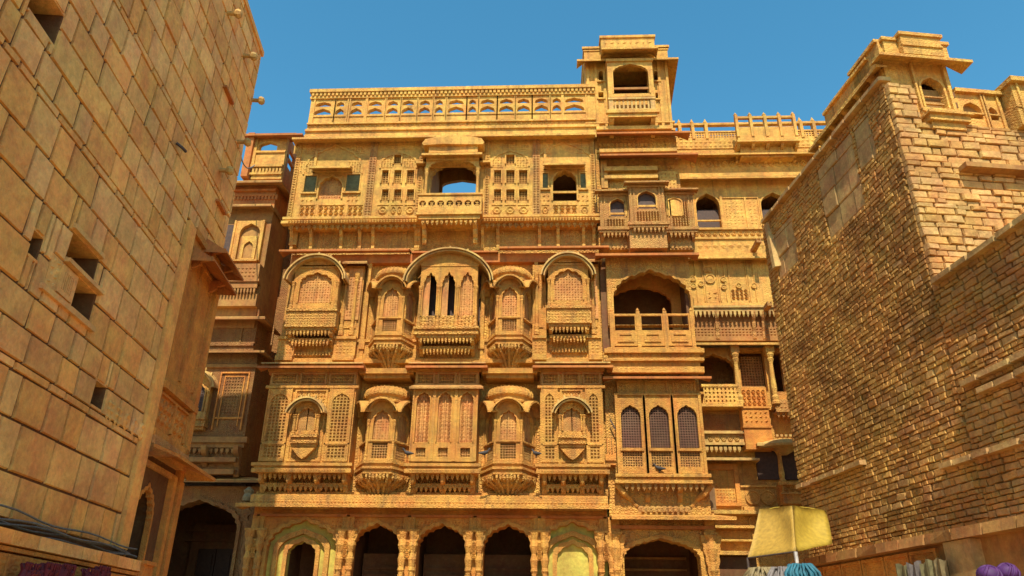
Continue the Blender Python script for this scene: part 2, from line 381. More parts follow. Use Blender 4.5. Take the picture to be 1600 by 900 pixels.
# ================================================================== SHARED PARTS
def box_window(H, xc, y, z, W, hw, dep, nwin=1, open_=(), roofR=None, label=None, rise=.95, brackets=True, boxh=.42, winmat='pink'):
    """projecting box balcony with curved roof: z = floor of the window, hw = window height, W = half width, dep = projection"""
    root = MB()
    zb = -boxh
    root.box(-W*1.03,W*1.03,-dep-.05,0,-.07,0); root.box(-W,W,-dep,0,zb+.14,-.07); root.box(-W*1.02,W*1.02,-dep-.03,0,zb+.08,zb+.14); root.box(-W*.94,W*.94,-dep+.03,0,zb,zb+.08)
    root.relief(-W*.96,W*.96,zb+.16,-.09,-dep-.001,.08,.02,0)
    p = root.build('balcony', 'carved', H, (xc,y,z), label=label)
    fr = MB(); cols = []
    step = 2*W*.9/nwin
    holes = []
    for i in range(nwin):
        cx = -W*.9+step*(i+.5); holes.append(arch(cx, step*.72, .16*hw, hw*.66, hw*.9, 5, .12))
    fr.prism(rect(-W*.93,W*.93,0,hw), -dep+.06, -dep+.13, holes)
    for h in holes: frame_around(fr, h, .035, -dep+.03, -dep+.06)
    fr.box(-W*.93,-W*.93+.07,-dep+.13,0,0,hw); fr.box(W*.93-.07,W*.93,-dep+.13,0,0,hw); fr.box(-W*.95,W*.95,-dep+.04,0,hw,hw+.06)
    # tympanum under the curved roof
    RR = roofR or W*1.08
    o_, i_ = crescent(RR-.07, .1, rise, zoff=0)
    zr = hw-RR*rise*.45
    poly = [(x, zr+zz) for x, zz in o_ if zr+zz > hw+.05]
    if len(poly) > 2: fr.prism(poly, -dep+.05, 0)
    fr.build('window_frame', 'stone', p)
    pa = MB(); sh = MB()
    for i, h in enumerate(holes):
        xs = [q[0] for q in h]; a, b = min(xs), max(xs); 
        if i in open_: 
            mid = a+(b-a)*.45; sh.box(a-.02,mid,-dep+.15,-dep+.18,.1*hw,hw*.92)
            continue
        s1 = MB(); s1.box(a-.03,b+.03,-dep+.14,-dep+.17,.1*hw,hw*.93); s1.relief(a,b,.17*hw,hw*.9,-dep+.14,.075,.025,2); s1.box((a+b)/2-.012,(a+b)/2+.012,-dep+.11,-dep+.14,.17*hw,hw*.9)
        s1.build('shutter', winmat, p)
    if open_: sh.build('shutter', winmat, p)
    bk = MB(); bk.box(-W*.9,W*.9,-.05,.0,0,hw) if not open_ else None
    if bk.v: bk.build('back_panel', 'brown', p)
    for i in range(nwin+1):
        cx = -W*.9+step*i; c = MB(); c.lathe(cx, -dep+.03, [(r_, z_) for r_, z_ in column_prof(hw*.66, .042)], 8); c.build('column', 'stone', p)
    rf = MB(); bangla(rf, 0, RR, 0, -dep-.20, .05, rise, zr, flare=.06)
    # scalloped under-rib and finials
    bangla(rf, 0, RR-.06, 0, -dep-.14, .05, rise, zr, flare=.05)
    for k in range(7):
        t = math.pi*(k+.5)/7; rf.box((RR)*math.cos(t)-.02,(RR)*math.cos(t)+.02,-dep-.05,-dep+.01,zr+RR*rise*math.sin(t)-.02,zr+RR*rise*math.sin(t)+.05)
    rf.build('curved_roof', 'pale', p, smooth=False)
    if brackets:
        b = MB()
        hb = .52
        b.teeth(-W*.84,W*.84,-dep+.1,zb-.17,zb,max(6,int(W*2/.11)),.62,.06)
        b.teeth(-W*.76,W*.76,-dep*.55,zb-.42,zb-.24,max(6,int(W*2/.12)),.62,.06)
        b.box(-W*.86,W*.86,-dep*.55-.04,0,zb-.26,zb-.17); b.box(-W*.8,W*.8,-.1,0,zb-.62,zb-.5)
        b.dentils(-W*.8,W*.8,-.1,zb-.6,zb-.5,max(6,int(W*2/.1)))
        for q in (-1, 1): b.bracket(q*W*.82, .09, 0, -dep+.05, zb-.55, zb)
        b.build('bracket_row', 'carved', p)
    return p

def facet_frames(P):
    out = []
    for (ax, ay), (bx, by) in zip(P[:-1], P[1:]):
        L_ = math.hypot(bx-ax, by-ay); ang = math.atan2(by-ay, bx-ax)
        out.append((Matrix.Translation((ax, ay, 0)) @ Matrix.Rotation(ang, 4, 'Z'), L_))
    return out
def jharokha(H, loc, W=.66, a=.30, D=.58, hw=1.25, pend=.62, par=.42, label=None, winmat='pink', roundtop=True):
    """half-octagonal oriel on a lotus pendant; loc z = floor level"""
    P = [(-W, 0), (-a-.03, -D), (a+.03, -D), (W, 0)]
    def sc(k, dy=0): return [(x*k, y*k) for x, y in P]
    root = MB()
    root.prz(sc(1.10), -.05, .0); root.prz(sc(1.0), -.13, -.05, sc(1.06)); root.prz(sc(1.14), -.19, -.13); root.prz(sc(1.04), -.27, -.19)
    root.prz(sc(1.09), -.31, -.27)
    p = root.build('jharokha', 'stone', H, loc, label=label)
    for Mx, L_ in facet_frames(sc(1.05)): 
        pass
    # teeth ring + pendant
    pd = MB()
    rings = [(1.0, -.31), (.96, -.40), (.74, -.46), (.70, -.52), (.46, -.31-pend*.5), (.40, -.31-pend*.6), (.20, -.31-pend*.85), (.10, -.31-pend)]
    nseg = 9
    def ring(k, z, n=12, lob=0):
        r = []
        for q in range(n+1):
            t = math.pi*q/n; x = -math.cos(t); y = -math.sin(t)
            rx = W*k*(1+lob*math.cos(q*math.pi)); r.append((x*rx, y*(D*1.08)*k*(1+lob*math.cos(q*math.pi)), z))
        return r
    pd.loft([ring(k, z, 14, .07 if i not in (0,1) else .02) for i, (k, z) in enumerate(rings)], cap=True)
    for Mx, L_ in facet_frames(sc(1.0)):
        q = MB(Mx); q.teeth(.02, L_-.02, 0.0, -.47, -.31, max(3, int(L_/.09)), .62, .06); pd.v, off = pd.v+q.v, len(pd.v); pd.f += [tuple(i+off for i in f) for f in q.f]
    for t in (18, 42, 66, 90, 114, 138, 162):
        t = R(t); x, y = -math.cos(t), -math.sin(t)
        pts = [(x*W*.98, y*D*1.05, -.36), (x*W*.84, y*D*.93, -.47), (x*W*.56, y*D*.66, -.31-pend*.42), (x*W*.27, y*D*.34, -.31-pend*.8), (x*W*.06, y*D*.1, -.31-pend)]
        pd.tube(pts, [.03, .045, .045, .04, .03], 5)
    pd.lathe(0, -.08, [(.02,-.31-pend-.17),(.06,-.31-pend-.12),(.09,-.31-pend-.05),(.05,-.31-pend),(.12,-.31-pend+.06),(.1,-.31-pend+.1)], 8)
    pd.build('pendant', 'carved', p)
    # facets
    fr = MB(); 
    for fi, (Mx, L_) in enumerate(facet_frames(P)):
        f = MB(Mx); e = .05
        op = arch(L_/2, (L_-2*e)*.74, par, hw*.72, hw*.92, 5 if L_ > .5 else 3, .12)
        f.prism(rect(e*.5, L_-e*.5, 0, hw+.1), 0, .06, [op, rect(L_*.2, L_*.8, .09, par-.07)])
        frame_around(f, op, .03, -.03, 0)
        f.box(0, L_, -.035, .02, par-.045, par); f.box(0, L_, -.035, .02, .0, .07); f.box(0, L_, -.03, .06, hw+.1, hw+.17)
        off = len(fr.v); fr.v += f.v; fr.f += [tuple(i+off for i in q) for q in f.f]
        s1 = MB(Mx); s1.box(e, L_-e, .07, .10, par-.02, hw*.96); s1.relief(L_*.18, L_*.82, par+.02, hw*.9, .07, .07, .025, 2); s1.box(L_/2-.01, L_/2+.01, .04, .07, par, hw*.9)
        s1.build('shutter', winmat, p)
        j1 = MB(Mx); j1.jali(L_*.19, L_*.81, .08, par-.06, .03, .065, .34, .03); j1.build('lattice', 'brown', p)
    fr.box(-W+.05, W-.05, -.05, 0, 0, hw+.1)
    fr.build('window_frame', 'stone', p)
    for (x, y) in P:
        c = MB(); c.lathe(x*1.02, y*1.02-.0, column_prof(hw*.74, .036), 8); c.build('column', 'stone', p)
    # arched hoods
    for Mx, L_ in facet_frames(P):
        h = MB(Mx); r_ = L_*.54
        bangla(h, L_/2, r_, .04, -.27, .05, .95, hw+.13-r_*.72, flare=.07, drop=.05)
        bangla(h, L_/2, r_-.05, .04, -.18, .04, .95, hw+.13-r_*.72, flare=.02, drop=.03)
        h.build('arched_hood', 'stone', p)
    # fluted drum and flat dome
    dm = MB(); z0 = hw+.20
    def r2(k, z): return [( -math.cos(math.pi*q/16)*W*k, -math.sin(math.pi*q/16)*D*1.25*k, z) for q in range(17)]
    dm.loft([r2(.88, z0-.1), r2(.92, z0+.05), r2(1.0, z0+.10), r2(1.0, z0+.17), r2(.93, z0+.27), r2(.78, z0+.34), r2(.5, z0+.37)])
    for q in range(1, 16):
        t = math.pi*q/16; x, y = -math.cos(t), -math.sin(t)
        dm.tube([(x*W*k, y*D*1.25*k, z0+z) for k, z in ((.97, .07), (1.01, .12), (1.01, .18), (.94, .27), (.80, .34))], .018, 4)
    dm.build('dome', 'stone', p)
    return p
def copy_jh(src, H, loc, label=None):
    c = copy_part(src, H, loc)
    if label: c['label'] = label
    return c

def holes_wall(H, name, mat, x0, x1, z0, z1, y0, y1, holes):
    return MB().prism(rect(x0,x1,z0,z1), y0, y1, holes).build(name, mat, H)
def room(H, x0, x1, z0, z1, y0, y1, mat='room', back=True, name='room'):
    b = MB(); t = .06
    b.box(x0-t,x0,y0,y1,z0,z1); b.box(x1,x1+t,y0,y1,z0,z1); b.box(x0-t,x1+t,y0,y1,z1,z1+t); b.box(x0-t,x1+t,y0,y1,z0-t,z0)
    if back: b.box(x0-t,x1+t,y1,y1+t,z0-t,z1+t)
    return b.build(name, mat, H)

# ================================================================== CENTRAL HAVELI
H = thing('carved_haveli', 'golden sandstone mansion in the middle with carved balconies, pierced parapet and roof tower', 'mansion', (0, 0, 0))
YM = 19.6                                            # main wall plane
XL, XR = -7.4, 1.47
XRR = 4.05                                           # right end of the tower wing
# ---- ground floor arcade
ZL = 4.42                                            # lip of the long ledge
gcs = [(-6.15, 'n'), (-4.30, 'd'), (-2.65, 'd'), (-1.0, 'd'), (.60, 'n')]
Zt = gz(818, YM); Zs = gz(852, YM); 
holes = []
for x, k in gcs:
    wv = 1.22 if k == 'd' else .98
    holes.append(arch(x, wv if k == 'd' else 1.75, .25, Zs if k == 'd' else Zs-.05, Zt if k == 'd' else gz(806, YM)-.12, 9, .09))
holes_wall(H, 'arcade_wall', 'orange', XL-.1, XR, .12, 4.66, YM, YM+.45, holes)  # spandrel shade below the ledge put into the orange colour
b = MB()
for (x, k), h in zip(gcs, holes): frame_around(b, h, .09, YM-.05, YM)
b.build('arch_moulding', 'stone', H)
for x, k in gcs:
    if k == 'd':
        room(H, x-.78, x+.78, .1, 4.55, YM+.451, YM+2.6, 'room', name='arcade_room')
        dr = MB(); dr.prism(rect(x-.7,x+.7,.12,3.6), YM+2.2, YM+2.3, [rect(x-.42,x+.42,.2,2.9)]); dr.mould(x-.62,x+.62,YM+2.2,[(3.0,3.08,.08),(3.2,3.26,.05)])
        f = dr.build('door_frame', 'room', H); f.location = (0,-.4,0)  # frame darkened like the room, shade put into its colour
        q = MB(); 
        for s_ in (-1, 1):
            q2 = MB(); q2.box(x+min(0,s_*.42)+.01, x+max(0,s_*.42)-.01, YM+2.24, YM+2.29, .2, 2.9)
            for zz in (.4,1.0,1.6,2.2): q2.box(x+min(0,s_*.42)+.07, x+max(0,s_*.42)-.07, YM+2.21, YM+2.24, zz, zz+.45)
            q2.build('door_leaf', 'wood', f)
    else:
        h = arch(x, 1.75, .25, Zs-.05, gz(806, YM)-.12, 0)
        z1 = gz(828, YM+.12); 
        if x < -3:
            inner = arch(x-.02, .72, .25, gz(868, YM+.3), gz(849, YM+.3), 5, .08)
            MB().prism(rect(x-.95,x+.95,.12,4.5), YM+.14, YM+.30, [inner]).build('niche_wall', 'wash', H)
            f = MB(); frame_around(f, inner, .10, YM+.06, YM+.14)
            o2 = arch(x-.02, 1.18, .25, gz(866, YM+.1), gz(836, YM+.1), 0); frame_around(f, o2, .12, YM+.03, YM+.14); f.build('niche_arch', 'stone', H)
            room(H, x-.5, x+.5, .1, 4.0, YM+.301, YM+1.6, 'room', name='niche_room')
        else:
            MB().prism(rect(x-.95,x+.95,.12,4.5), YM+.14, YM+.30).build('niche_wall', 'wash', H)
            f = MB(); o1 = arch(x+.0, .78, .25, gz(870, YM+.1), gz(848, YM+.1), 5, .08); frame_around(f, o1, .11, YM+.06, YM+.14)
            o2 = arch(x+.0, 1.22, .25, gz(868, YM+.1), gz(836, YM+.1), 0); frame_around(f, o2, .12, YM+.03, YM+.14); f.build('niche_arch', 'stone', H)
for i, x in enumerate([XL+.06, -5.03, -3.48, -1.83, -.22, XR-.06]):       # carved piers with scroll capitals
    c = MB()
    for dx in (-.13, .13): c.lathe(x+dx, YM-.08, [(.09,.12),(.09,.3),(.07,.4),(.075,1.6),(.06,3.0),(.09,3.05),(.07,3.12),(.10,3.3),(.06,3.45),(.115,3.62),(.085,3.78),(.13,3.95)], 9)
    c.box(x-.28,x+.28,YM-.16,YM,3.95,4.0)
    for s_ in (-1,1):
        sc_ = [(x+s_*(.10+.17*(q_/16)**1.3+.028*abs(math.sin(q_*math.pi/4))), 3.0+.95*q_/16) for q_ in range(17)]
        c.prism([(x+s_*.06,3.0)]+sc_+[(x+s_*.06,3.95)], YM-.12, YM+.05)
        for q_ in (5, 10, 14): c.lathe(x+s_*(.12+.10*(q_/16)), YM-.12, [(.01,3.0+.95*q_/16-.045),(.035,3.0+.95*q_/16),(.01,3.0+.95*q_/16+.045)], 6)
    c.box(x-.09,x+.09,YM-.12,YM,3.3,3.75); c.relief(x-.07,x+.07,3.32,3.72,YM-.12,.1,.03,1)
    c.box(x-.15,x+.15,YM-.07,YM,4.0,4.34); c.box(x-.04,x+.04,YM-.1,YM,4.0,4.34)
    c.build('pillar', 'stone', H)
for xs_ in (-7.0,-5.3,-4.80,-3.80,-3.12,-2.18,-1.5,-.52,-.0,1.15):
    b = MB(); b.box(xs_-.2,xs_+.2,YM-.012,YM,4.02,4.24); b.relief(xs_-.19,xs_+.19,4.03,4.23,YM-.012,.09,.03,2); b.build('spandrel_relief', 'orange', H)
b = MB(); b.mould(XL-.05,XR,YM,[(4.30,4.36,.10)]); b.build('architrave', 'red', H)
b = MB(); b.chhajja(XL-.1, XR+.02, YM-.02, YM-.56, 4.66, 4.55, .09, .3, right=False); b.build('ledge', 'stone', H)
b = MB(); b.mould(XL-.06,XR+.0,YM,[(4.58,4.76,.50),(4.76,4.80,.40),(4.80,4.90,.16)]); b.build('ledge_course', 'stone', H)

# ---- upper wall body
b = MB(); b.box(XL+.0, XR+.08, YM, YM+3.2, 4.86, 12.75); b.build('wall', 'carved', H)
# ---- first floor (four flat bays; the oriels hang between them)
Y1 = 19.0
z_sl, z_top = gz(728, Y1), gz(604, Y1); z_fr = gz(578, Y1)
def flat_bay(x0, x1, kind, rod=None):
    fw = x1-x0
    b = MB(); b.box(x0,x1,Y1+.06,YM,z_sl,z_fr+.05)
    b.mould(x0,x1,Y1+.06,[(z_sl-.18,z_sl-.08,.10),(z_sl-.08,z_sl-.02,.06),(z_sl-.02,z_sl+.06,.12),(z_top-.04,z_top+.03,.07),(z_fr-.04,z_fr+.04,.07)],1)
    b.box(x0-.02,x1+.02,Y1+.08,YM,z_sl-.18,z_sl)
    bay = b.build('bay', 'stone', H)
    def pan(a, b_, z0, z1, holes=(), arched=True):
        f = MB(); op = rect(a+.06,b_-.06,z0+.06,z1-.06)
        f.prism(rect(a,b_,z0,z1), Y1, Y1+.06, [op]); frame_around(f, [op[0],op[1],op[2],op[3]], .0, Y1, Y1) if 0 else None
        return f, op
    zj = z_sl+.10; zm = gz(694, Y1)
    if kind == 'side':
        cuts = [x0, x0+fw*.30, x0+fw*.70, x1]
        for i in (0, 2):
            a, c = cuts[i]+.03, cuts[i+1]-.03
            f = MB(); f.prism(rect(a,c,zj,z_top-.06), Y1, Y1+.06, [rect(a+.09,c-.09,zj+.09,zm-.05), arch((a+c)/2, c-a-.18, zm+.05, z_top-.42, z_top-.18, 0)])
            f.box(a,c,Y1-.02,Y1,zm-.02,zm+.02); f.box(a,a+.03,Y1-.02,Y1,zj,z_top-.06); f.box(c-.03,c,Y1-.02,Y1,zj,z_top-.06)
            pf = f.build('panel_frame', 'stone', bay)
            j = MB(); j.jali(a+.09,c-.09,zj+.09,z_top-.2,Y1+.025,.085,.36,.03); j.build('lattice_screen', 'fine', bay)
        a, c = cuts[1]+.03, cuts[2]-.03; f = MB(); f.prism(rect(a,c,zj,z_top-.06), Y1+.02, Y1+.06, [rect(a+.05,c-.05,zj+.05,z_top-.11)]); f.relief(a+.06,c-.06,gz(640,Y1),z_top-.12,Y1+.058,.08,.03,2); f.build('panel_frame', 'stone', bay)
    else:
        n = 3
        for i in range(n):
            a, c = x0+fw*i/n+.04, x0+fw*(i+1)/n-.04
            ao = arch((a+c)/2, c-a-.14, zm+.04, z_top-.40, z_top-.16, 5, .08); f = MB(); f.prism(rect(a,c,zj,z_top-.06), Y1-.05, Y1+.06, [rect(a+.12,c-.12,zj+.12,zm-.10), ao]); frame_around(f, ao, .03, Y1-.08, Y1-.05)
            f.box(a,c,Y1-.02,Y1,zm-.04,zm); f.box(a-.04,a,Y1-.09,Y1+.06,zj,z_top-.06); f.box(c,c+.04,Y1-.09,Y1+.06,zj,z_top-.06)
            f.build('panel_frame', 'stone', bay)
            s1 = MB(); s1.box(a+.06,c-.06,Y1+.04,Y1+.06,zm,z_top-.2); s1.relief(a+.08,c-.08,zm+.05,z_top-.24,Y1+.04,.10,.022,1); s1.box((a+c)/2-.012,(a+c)/2+.012,Y1-.0,Y1+.04,zm+.05,z_top-.2); s1.build('shutter', 'pink', bay)
            j = MB(); j.jali(a+.12,c-.12,zj+.12,zm-.10,Y1+.02,.07,.4,.03); j.build('lattice_screen', 'brown', bay)
    # frieze panels
    k = 3 if kind == 'side' else 3
    for i in range(k):
        a, c = x0+fw*i/k+.03, x0+fw*(i+1)/k-.03
        f = MB(); f.prism(rect(a,c,z_top+.05,z_fr-.06), Y1+.015, Y1+.058, [rect(a+.05,c-.05,z_top+.10,z_fr-.1)]); f.relief(a+.06,c-.06,z_top+.11,z_fr-.11,Y1+.058,.07,.025,1); f.build('frieze_panel', 'brown', bay)
    # hanging teeth and brackets below
    t = MB(); zb = z_sl-.18
    t.teeth(x0+.03,x1-.03,Y1+.18,zb-.16,zb,int(fw/.13),.6,.07)
    t.teeth(x0+.12,x1-.12,Y1+.36,zb-.42,zb-.28,int(fw/.14),.6,.06); t.box(x0+.05,x1-.05,Y1+.32,YM,zb-.30,zb-.20)
    t.build('teeth_row', 'carved', bay, kind='stuff')
    nb = 4 if fw > 2 else 4
    for i in range(nb if kind == 'side' else 3):
        xc = x0+.10+(fw-.2)*i/((nb if kind == 'side' else 3)-1); q = MB(); q.bracket(xc, .12, YM, Y1+.12, zb-.75, zb)
        q.lathe(xc, Y1+.14, [(.02,zb-.24),(.06,zb-.18),(.05,zb-.1),(.07,zb)], 6); q.build('bracket', 'stone', bay)
    q = MB(); q.box(x0+.05,x1-.05,YM-.14,YM,zb-.82,zb-.70); q.dentils(x0+.05,x1-.05,YM-.14,zb-.80,zb-.72,int(fw/.1)); q.build('base_course', 'carved', bay)
    return bay
flat_bay(XL+.0, -5.05, 'side'); flat_bay(-3.50, -1.80, 'mid'); flat_bay(-.19, XR-.04, 'side')
# small blind jharokhas on the side bays
for xc in (-6.22, .62):
    box_window(H, xc, Y1, gz(682,Y1), .34, .80, .16, boxh=.30, brackets=False, rise=.9, roofR=.44)
    q = MB(); q.prism([(xc-.30,z_sl+.42),(xc-.1,z_sl+.20),(xc,z_sl+.14),(xc+.1,z_sl+.20),(xc+.30,z_sl+.42)], Y1-.12, Y1); q.build('apron', 'stone', H)
# first floor oriels
jA = jharokha(H, (-4.27, YM-.02, gz(722, 19.0)), W=.66, a=.30, D=.62, hw=1.45, pend=.62, par=.55)
jB = copy_jh(jA, H, (-1.0, YM-.02, gz(722, 19.0)))
# ledges at second floor level
ZE = gz(572, 18.7)
for x0, x1, l, r in ((XL-.02, -5.08, 1, 1), (-3.46, -1.82, 1, 1), (-.12, XR-.02, 1, 1)):
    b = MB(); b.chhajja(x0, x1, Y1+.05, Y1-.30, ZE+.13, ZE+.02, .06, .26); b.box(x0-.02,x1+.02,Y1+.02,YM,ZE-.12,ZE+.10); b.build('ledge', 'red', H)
    b = MB(); b.box(x0-.2,x1+.2,Y1-.2,YM,ZE+.115,ZE+.15); b.build('ledge_course', 'pale', H)
b = MB(); b.chhajja(-3.48, -1.78, Y1+.04, Y1-.2, gz(600,Y1), gz(604,Y1-.2), .05, .12); b.build('ledge', 'brown', H)
for x0, x1 in ((-5.0,-3.55),(-1.72,-.26)):
    b = MB(); b.box(x0,x1,YM-.62,YM,ZE-.10,ZE+.04); b.box(x0+.1,x1-.1,YM-.5,YM,ZE-.2,ZE-.1); b.build('oriel_slab', 'stone', H)
# ---- second floor
ZF = gz(566, 19.4)
b = MB(); b.mould(XL-.05,XR,YM,[(ZF-.05,ZF+.06,.30),(ZF+.06,ZF+.12,.22),(ZF+.12,ZF+.6,.14),(ZF+.6,ZF+.68,.2)]); b.build('plinth_course', 'stone', H)
for (a, c) in ((XL-.02, -6.95), (-5.85, -5.25), (.02-.42, .02-.04), (1.12, XR)):   # corner pedestals and pilasters
    b = MB(); b.mould(a,c,YM,[(ZF+.0,ZF+.14,.42),(ZF+.14,ZF+.62,.34),(ZF+.62,ZF+.7,.40),(ZF+.7,gz(412,19.3),.20)]); b.relief(a+.05,c-.05,ZF+.2,ZF+.58,YM-.34,.1,.02,0)
    b.prism([(a+.08,ZF+1.0),(c-.08,ZF+1.0),(c-.08,ZF+2.1),((a+c)/2,ZF+2.3),(a+.08,ZF+2.1)], YM-.23, YM-.2)
    b.build('pilaster', 'stone', H)
for x in (-7.18, -6.98, -5.72, -5.42, -.28, 1.02, 1.28):
    c = MB(); c.lathe(x, YM-.3, [(r_, ZF+.75+z_) for r_, z_ in column_prof(1.9, .05)], 8); c.build('column', 'stone', H)
box_window(H, -6.50, YM-.1, gz(482,19.0), .70, 1.28, .52, boxh=.62, rise=.95, roofR=.80)
box_window(H, .60, YM-.1, gz(480,19.0), .60, 1.28, .52, boxh=.58, rise=1.0, roofR=.68)
# side panels next to them
for a, c in ((-5.68,-5.28), (1.16,1.42)):
    b = MB(); b.box(a,c,YM-.26,YM-.2,gz(500,19.4),gz(420,19.4)); b.relief(a+.03,c-.03,gz(495,19.4),gz(425,19.4),YM-.26,.09,.03,2); b.build('shutter', 'pink', H)
    b = MB(); b.chhajja(a-.08,c+.06,YM-.15,YM-.5,gz(402,19.3),gz(408,19.1),.05,.08); b.build('ledge', 'brown', H)
jC = jharokha(H, (-4.30, YM-.02, gz(522, 19.0)), W=.62, a=.30, D=.60, hw=1.5, pend=.66, par=.5)
jD = copy_jh(jC, H, (-1.02, YM-.02, gz(522, 19.0)))
# centre: wide oriel with three arches under the great curved roof
pc = box_window(H, -2.72, YM-.1, gz(512,18.95), .86, 1.85, .62, nwin=3, open_=(0,1), boxh=.30, rise=.86, roofR=1.16)
room(H, -3.5, -1.95, gz(512,18.95), gz(512,18.95)+1.8, YM-.05, YM-.02, 'wood', name='dark_window')
b = MB(); b.box(-2.72-.77,-2.72+.77,YM-.1-.59,YM-.6,gz(512,18.95)+.02,gz(512,18.95)+.34); b.relief(-2.72-.75,-2.72+.75,gz(512,18.95)+.05,gz(512,18.95)+.32,YM-.1-.59,.1,.03,2); b.build('apron', 'carved', H)
# shaft walls between
for x in (-5.12, -3.52, -1.80, -.30):
    b = MB(); b.box(x-.05,x+.05,YM-.18,YM,gz(565,19.4),gz(400,19.4)); b.box(x-.08,x+.08,YM-.22,YM,gz(545,19.4),gz(530,19.4)); b.build('pilaster', 'stone', H)
# ledge over second floor
ZG = gz(389, 19.1)
b = MB(); b.chhajja(XL-.15, -3.95, YM-.1, YM-.5, ZG+.16, ZG+.03, .06, .2, right=False); b.chhajja(-1.35, XR+.1, YM-.1, YM-.5, ZG+.20, ZG+.07, .06, .2, left=False); b.box(XL-.05,XR,YM-.2,YM,ZG-.28,ZG+.0)
b.chhajja(-3.9,-1.4,YM-.1,YM-.35,ZG+.1,ZG+.02,.05,.02,False,False); b.build('ledge', 'red', H)

# ---- third floor, flat carved front standing proud on brackets
Y3 = 19.3; zb3 = gz(349, Y3); zt3 = gz(214, Y3)
X3L, X3R = gx(453,330,Y3), gx(932,330,Y3)
b = MB()
def P3(px, py): return gx(px, py, Y3), gz(py, Y3, px)
ops = []
cx0, cx1 = gx(673,280,Y3), gx(744,280,Y3)
opC = arch((cx0+cx1)/2, cx1-cx0, gz(306,Y3), gz(275,Y3), gz(251,Y3), 7, .07)
lw = ((gx(498,300,Y3)+gx(534,300,Y3))/2, gx(534,300,Y3)-gx(498,300,Y3))
opL = arch(lw[0], lw[1], gz(309,Y3), gz(290,Y3), gz(273,Y3), 5, .08)
rw = ((gx(864,300,Y3)+gx(901,300,Y3))/2, gx(901,300,Y3)-gx(864,300,Y3))
opR = arch(rw[0], rw[1], gz(316,Y3), gz(285,Y3), gz(269,Y3), 5, .08)
def wrect(px0, px1, py0, py1): 
    xm = (px0+px1)/2; return rect(gx(px0,(py0+py1)/2,Y3), gx(px1,(py0+py1)/2,Y3), gz(py1,Y3,xm), gz(py0,Y3,xm))
sq = []
for (c0, c1, c2) in (((597,607),(616,627),(636,647)), ((772,783),(791,804),(811,824))):
    for a in (c0, c1, c2):
        for (t_, q_) in ((267,287),(297,314)): sq.append(wrect(a[0],a[1],t_,q_))
    sq.append(wrect(c1[0],c1[1],243,257))
lou = [wrect(476,494,275,300), wrect(541,562,273,299), wrect(848,856,271,294), wrect(907,915,271,294)]
MB().prism(rect(X3L,X3R,zb3,zt3), Y3, Y3+.22, [opC, opL, opR]+sq+lou).build('third_floor_wall', 'stone', H)
for q_ in sq:
    (x0, z0), _, (x1, z1), _ = q_
    s1 = MB(); s1.box(x0-.02,x1+.02,Y3+.16,Y3+.19,z0-.02,z1+.02); s1.jali(x0,x1,z0,z1,Y3+.07,.08,.4,.03); s1.build('lattice_window', 'fine', H)
    f = MB(); frame_around(f, q_, .04, Y3-.05, Y3); f.build('window_frame', 'stone', H)
for q_ in lou:
    (x0, z0), _, (x1, z1), _ = q_
    s1 = MB(); s1.box(x0-.02,x1+.02,Y3+.06,Y3+.09,z0-.02,z1+.02)
    k = 8
    for i in range(k): zz = z0+(z1-z0)*i/k; s1.add([(x0,Y3+.05,zz),(x1,Y3+.05,zz),(x1,Y3+.0,zz+.05),(x0,Y3+.0,zz+.05)], [(0,1,2,3)]); 
    s1.build('louvred_shutter', 'green', H)
    f = MB(); frame_around(f, q_, .035, Y3-.03, Y3); f.box(x0-.07,x1+.07,Y3-.07,Y3,z0-.09,z0-.04); f.build('window_frame', 'stone', H)
# left window: shutter; right window: open dark with rail
(lx, lwid) = lw; zz0, zz1 = gz(309,Y3), gz(273,Y3)
s1 = MB(); s1.box(lx-lwid/2,lx+lwid/2,Y3+.10,Y3+.13,zz0,zz1); s1.relief(lx-lwid/2+.03,lx+lwid/2-.03,zz0,zz1-.05,Y3+.10,.085,.025,2); s1.build('shutter', 'pink', H)
room(H, rw[0]-rw[1]/2, rw[0]+rw[1]/2, gz(316,Y3), gz(268,Y3), Y3+.22, Y3+1.4, 'room')
b = MB(); b.box(rw[0]-rw[1]/2,rw[0]+rw[1]/2,Y3+.02,Y3+.07,gz(303,Y3),gz(300,Y3)); b.build('window_rail', 'stone', H)
for xc, half, op in ((lx, .5, opL), (rw[0], .5, opR)):
    f = MB(); frame_around(f, op, .05, Y3-.04, Y3)
    zc = gz(262,Y3-.2)
    f.box(xc-.62,xc-.54,Y3-.06,Y3,zc,zt3-.5); 
    o_ = [(xc-.62,zc),(xc+.62,zc),(xc+.6,zc+.16),(xc+.35,zc+.30),(xc,zc+.38),(xc-.35,zc+.30),(xc-.6,zc+.16)]
    f.build('window_frame', 'stone', H)
    c = MB(); c.prism(o_, Y3-.10, Y3); c.add([(xc-.64,Y3-.40,zc-.02),(xc+.64,Y3-.40,zc-.02),(xc+.60,Y3-.02,zc+.2),(xc-.60,Y3-.02,zc+.2),(xc-.64,Y3-.40,zc-.08),(xc+.64,Y3-.40,zc-.08),(xc+.60,Y3-.02,zc+.10),(xc-.60,Y3-.02,zc+.10)],
        [(0,1,2,3),(4,5,6,7),(0,1,5,4),(1,2,6,5),(0,3,7,4)])
    c.build('window_hood', 'stone', H)
    a = MB(); oo = arch(xc, 1.75, zc-.05, zc+.1, zt3-.28, 9, .05); frame_around(a, oo, .06, Y3-.03, Y3); a.build('blind_arch', 'stone', H)
for xc in (gx(621,280,Y3), gx(797,280,Y3)):
    a = MB(); oo = arch(xc, 1.08, gz(262,Y3), gz(256,Y3), gz(238,Y3), 9, .05); frame_around(a, oo, .06, Y3-.03, Y3); a.build('blind_arch', 'stone', H)
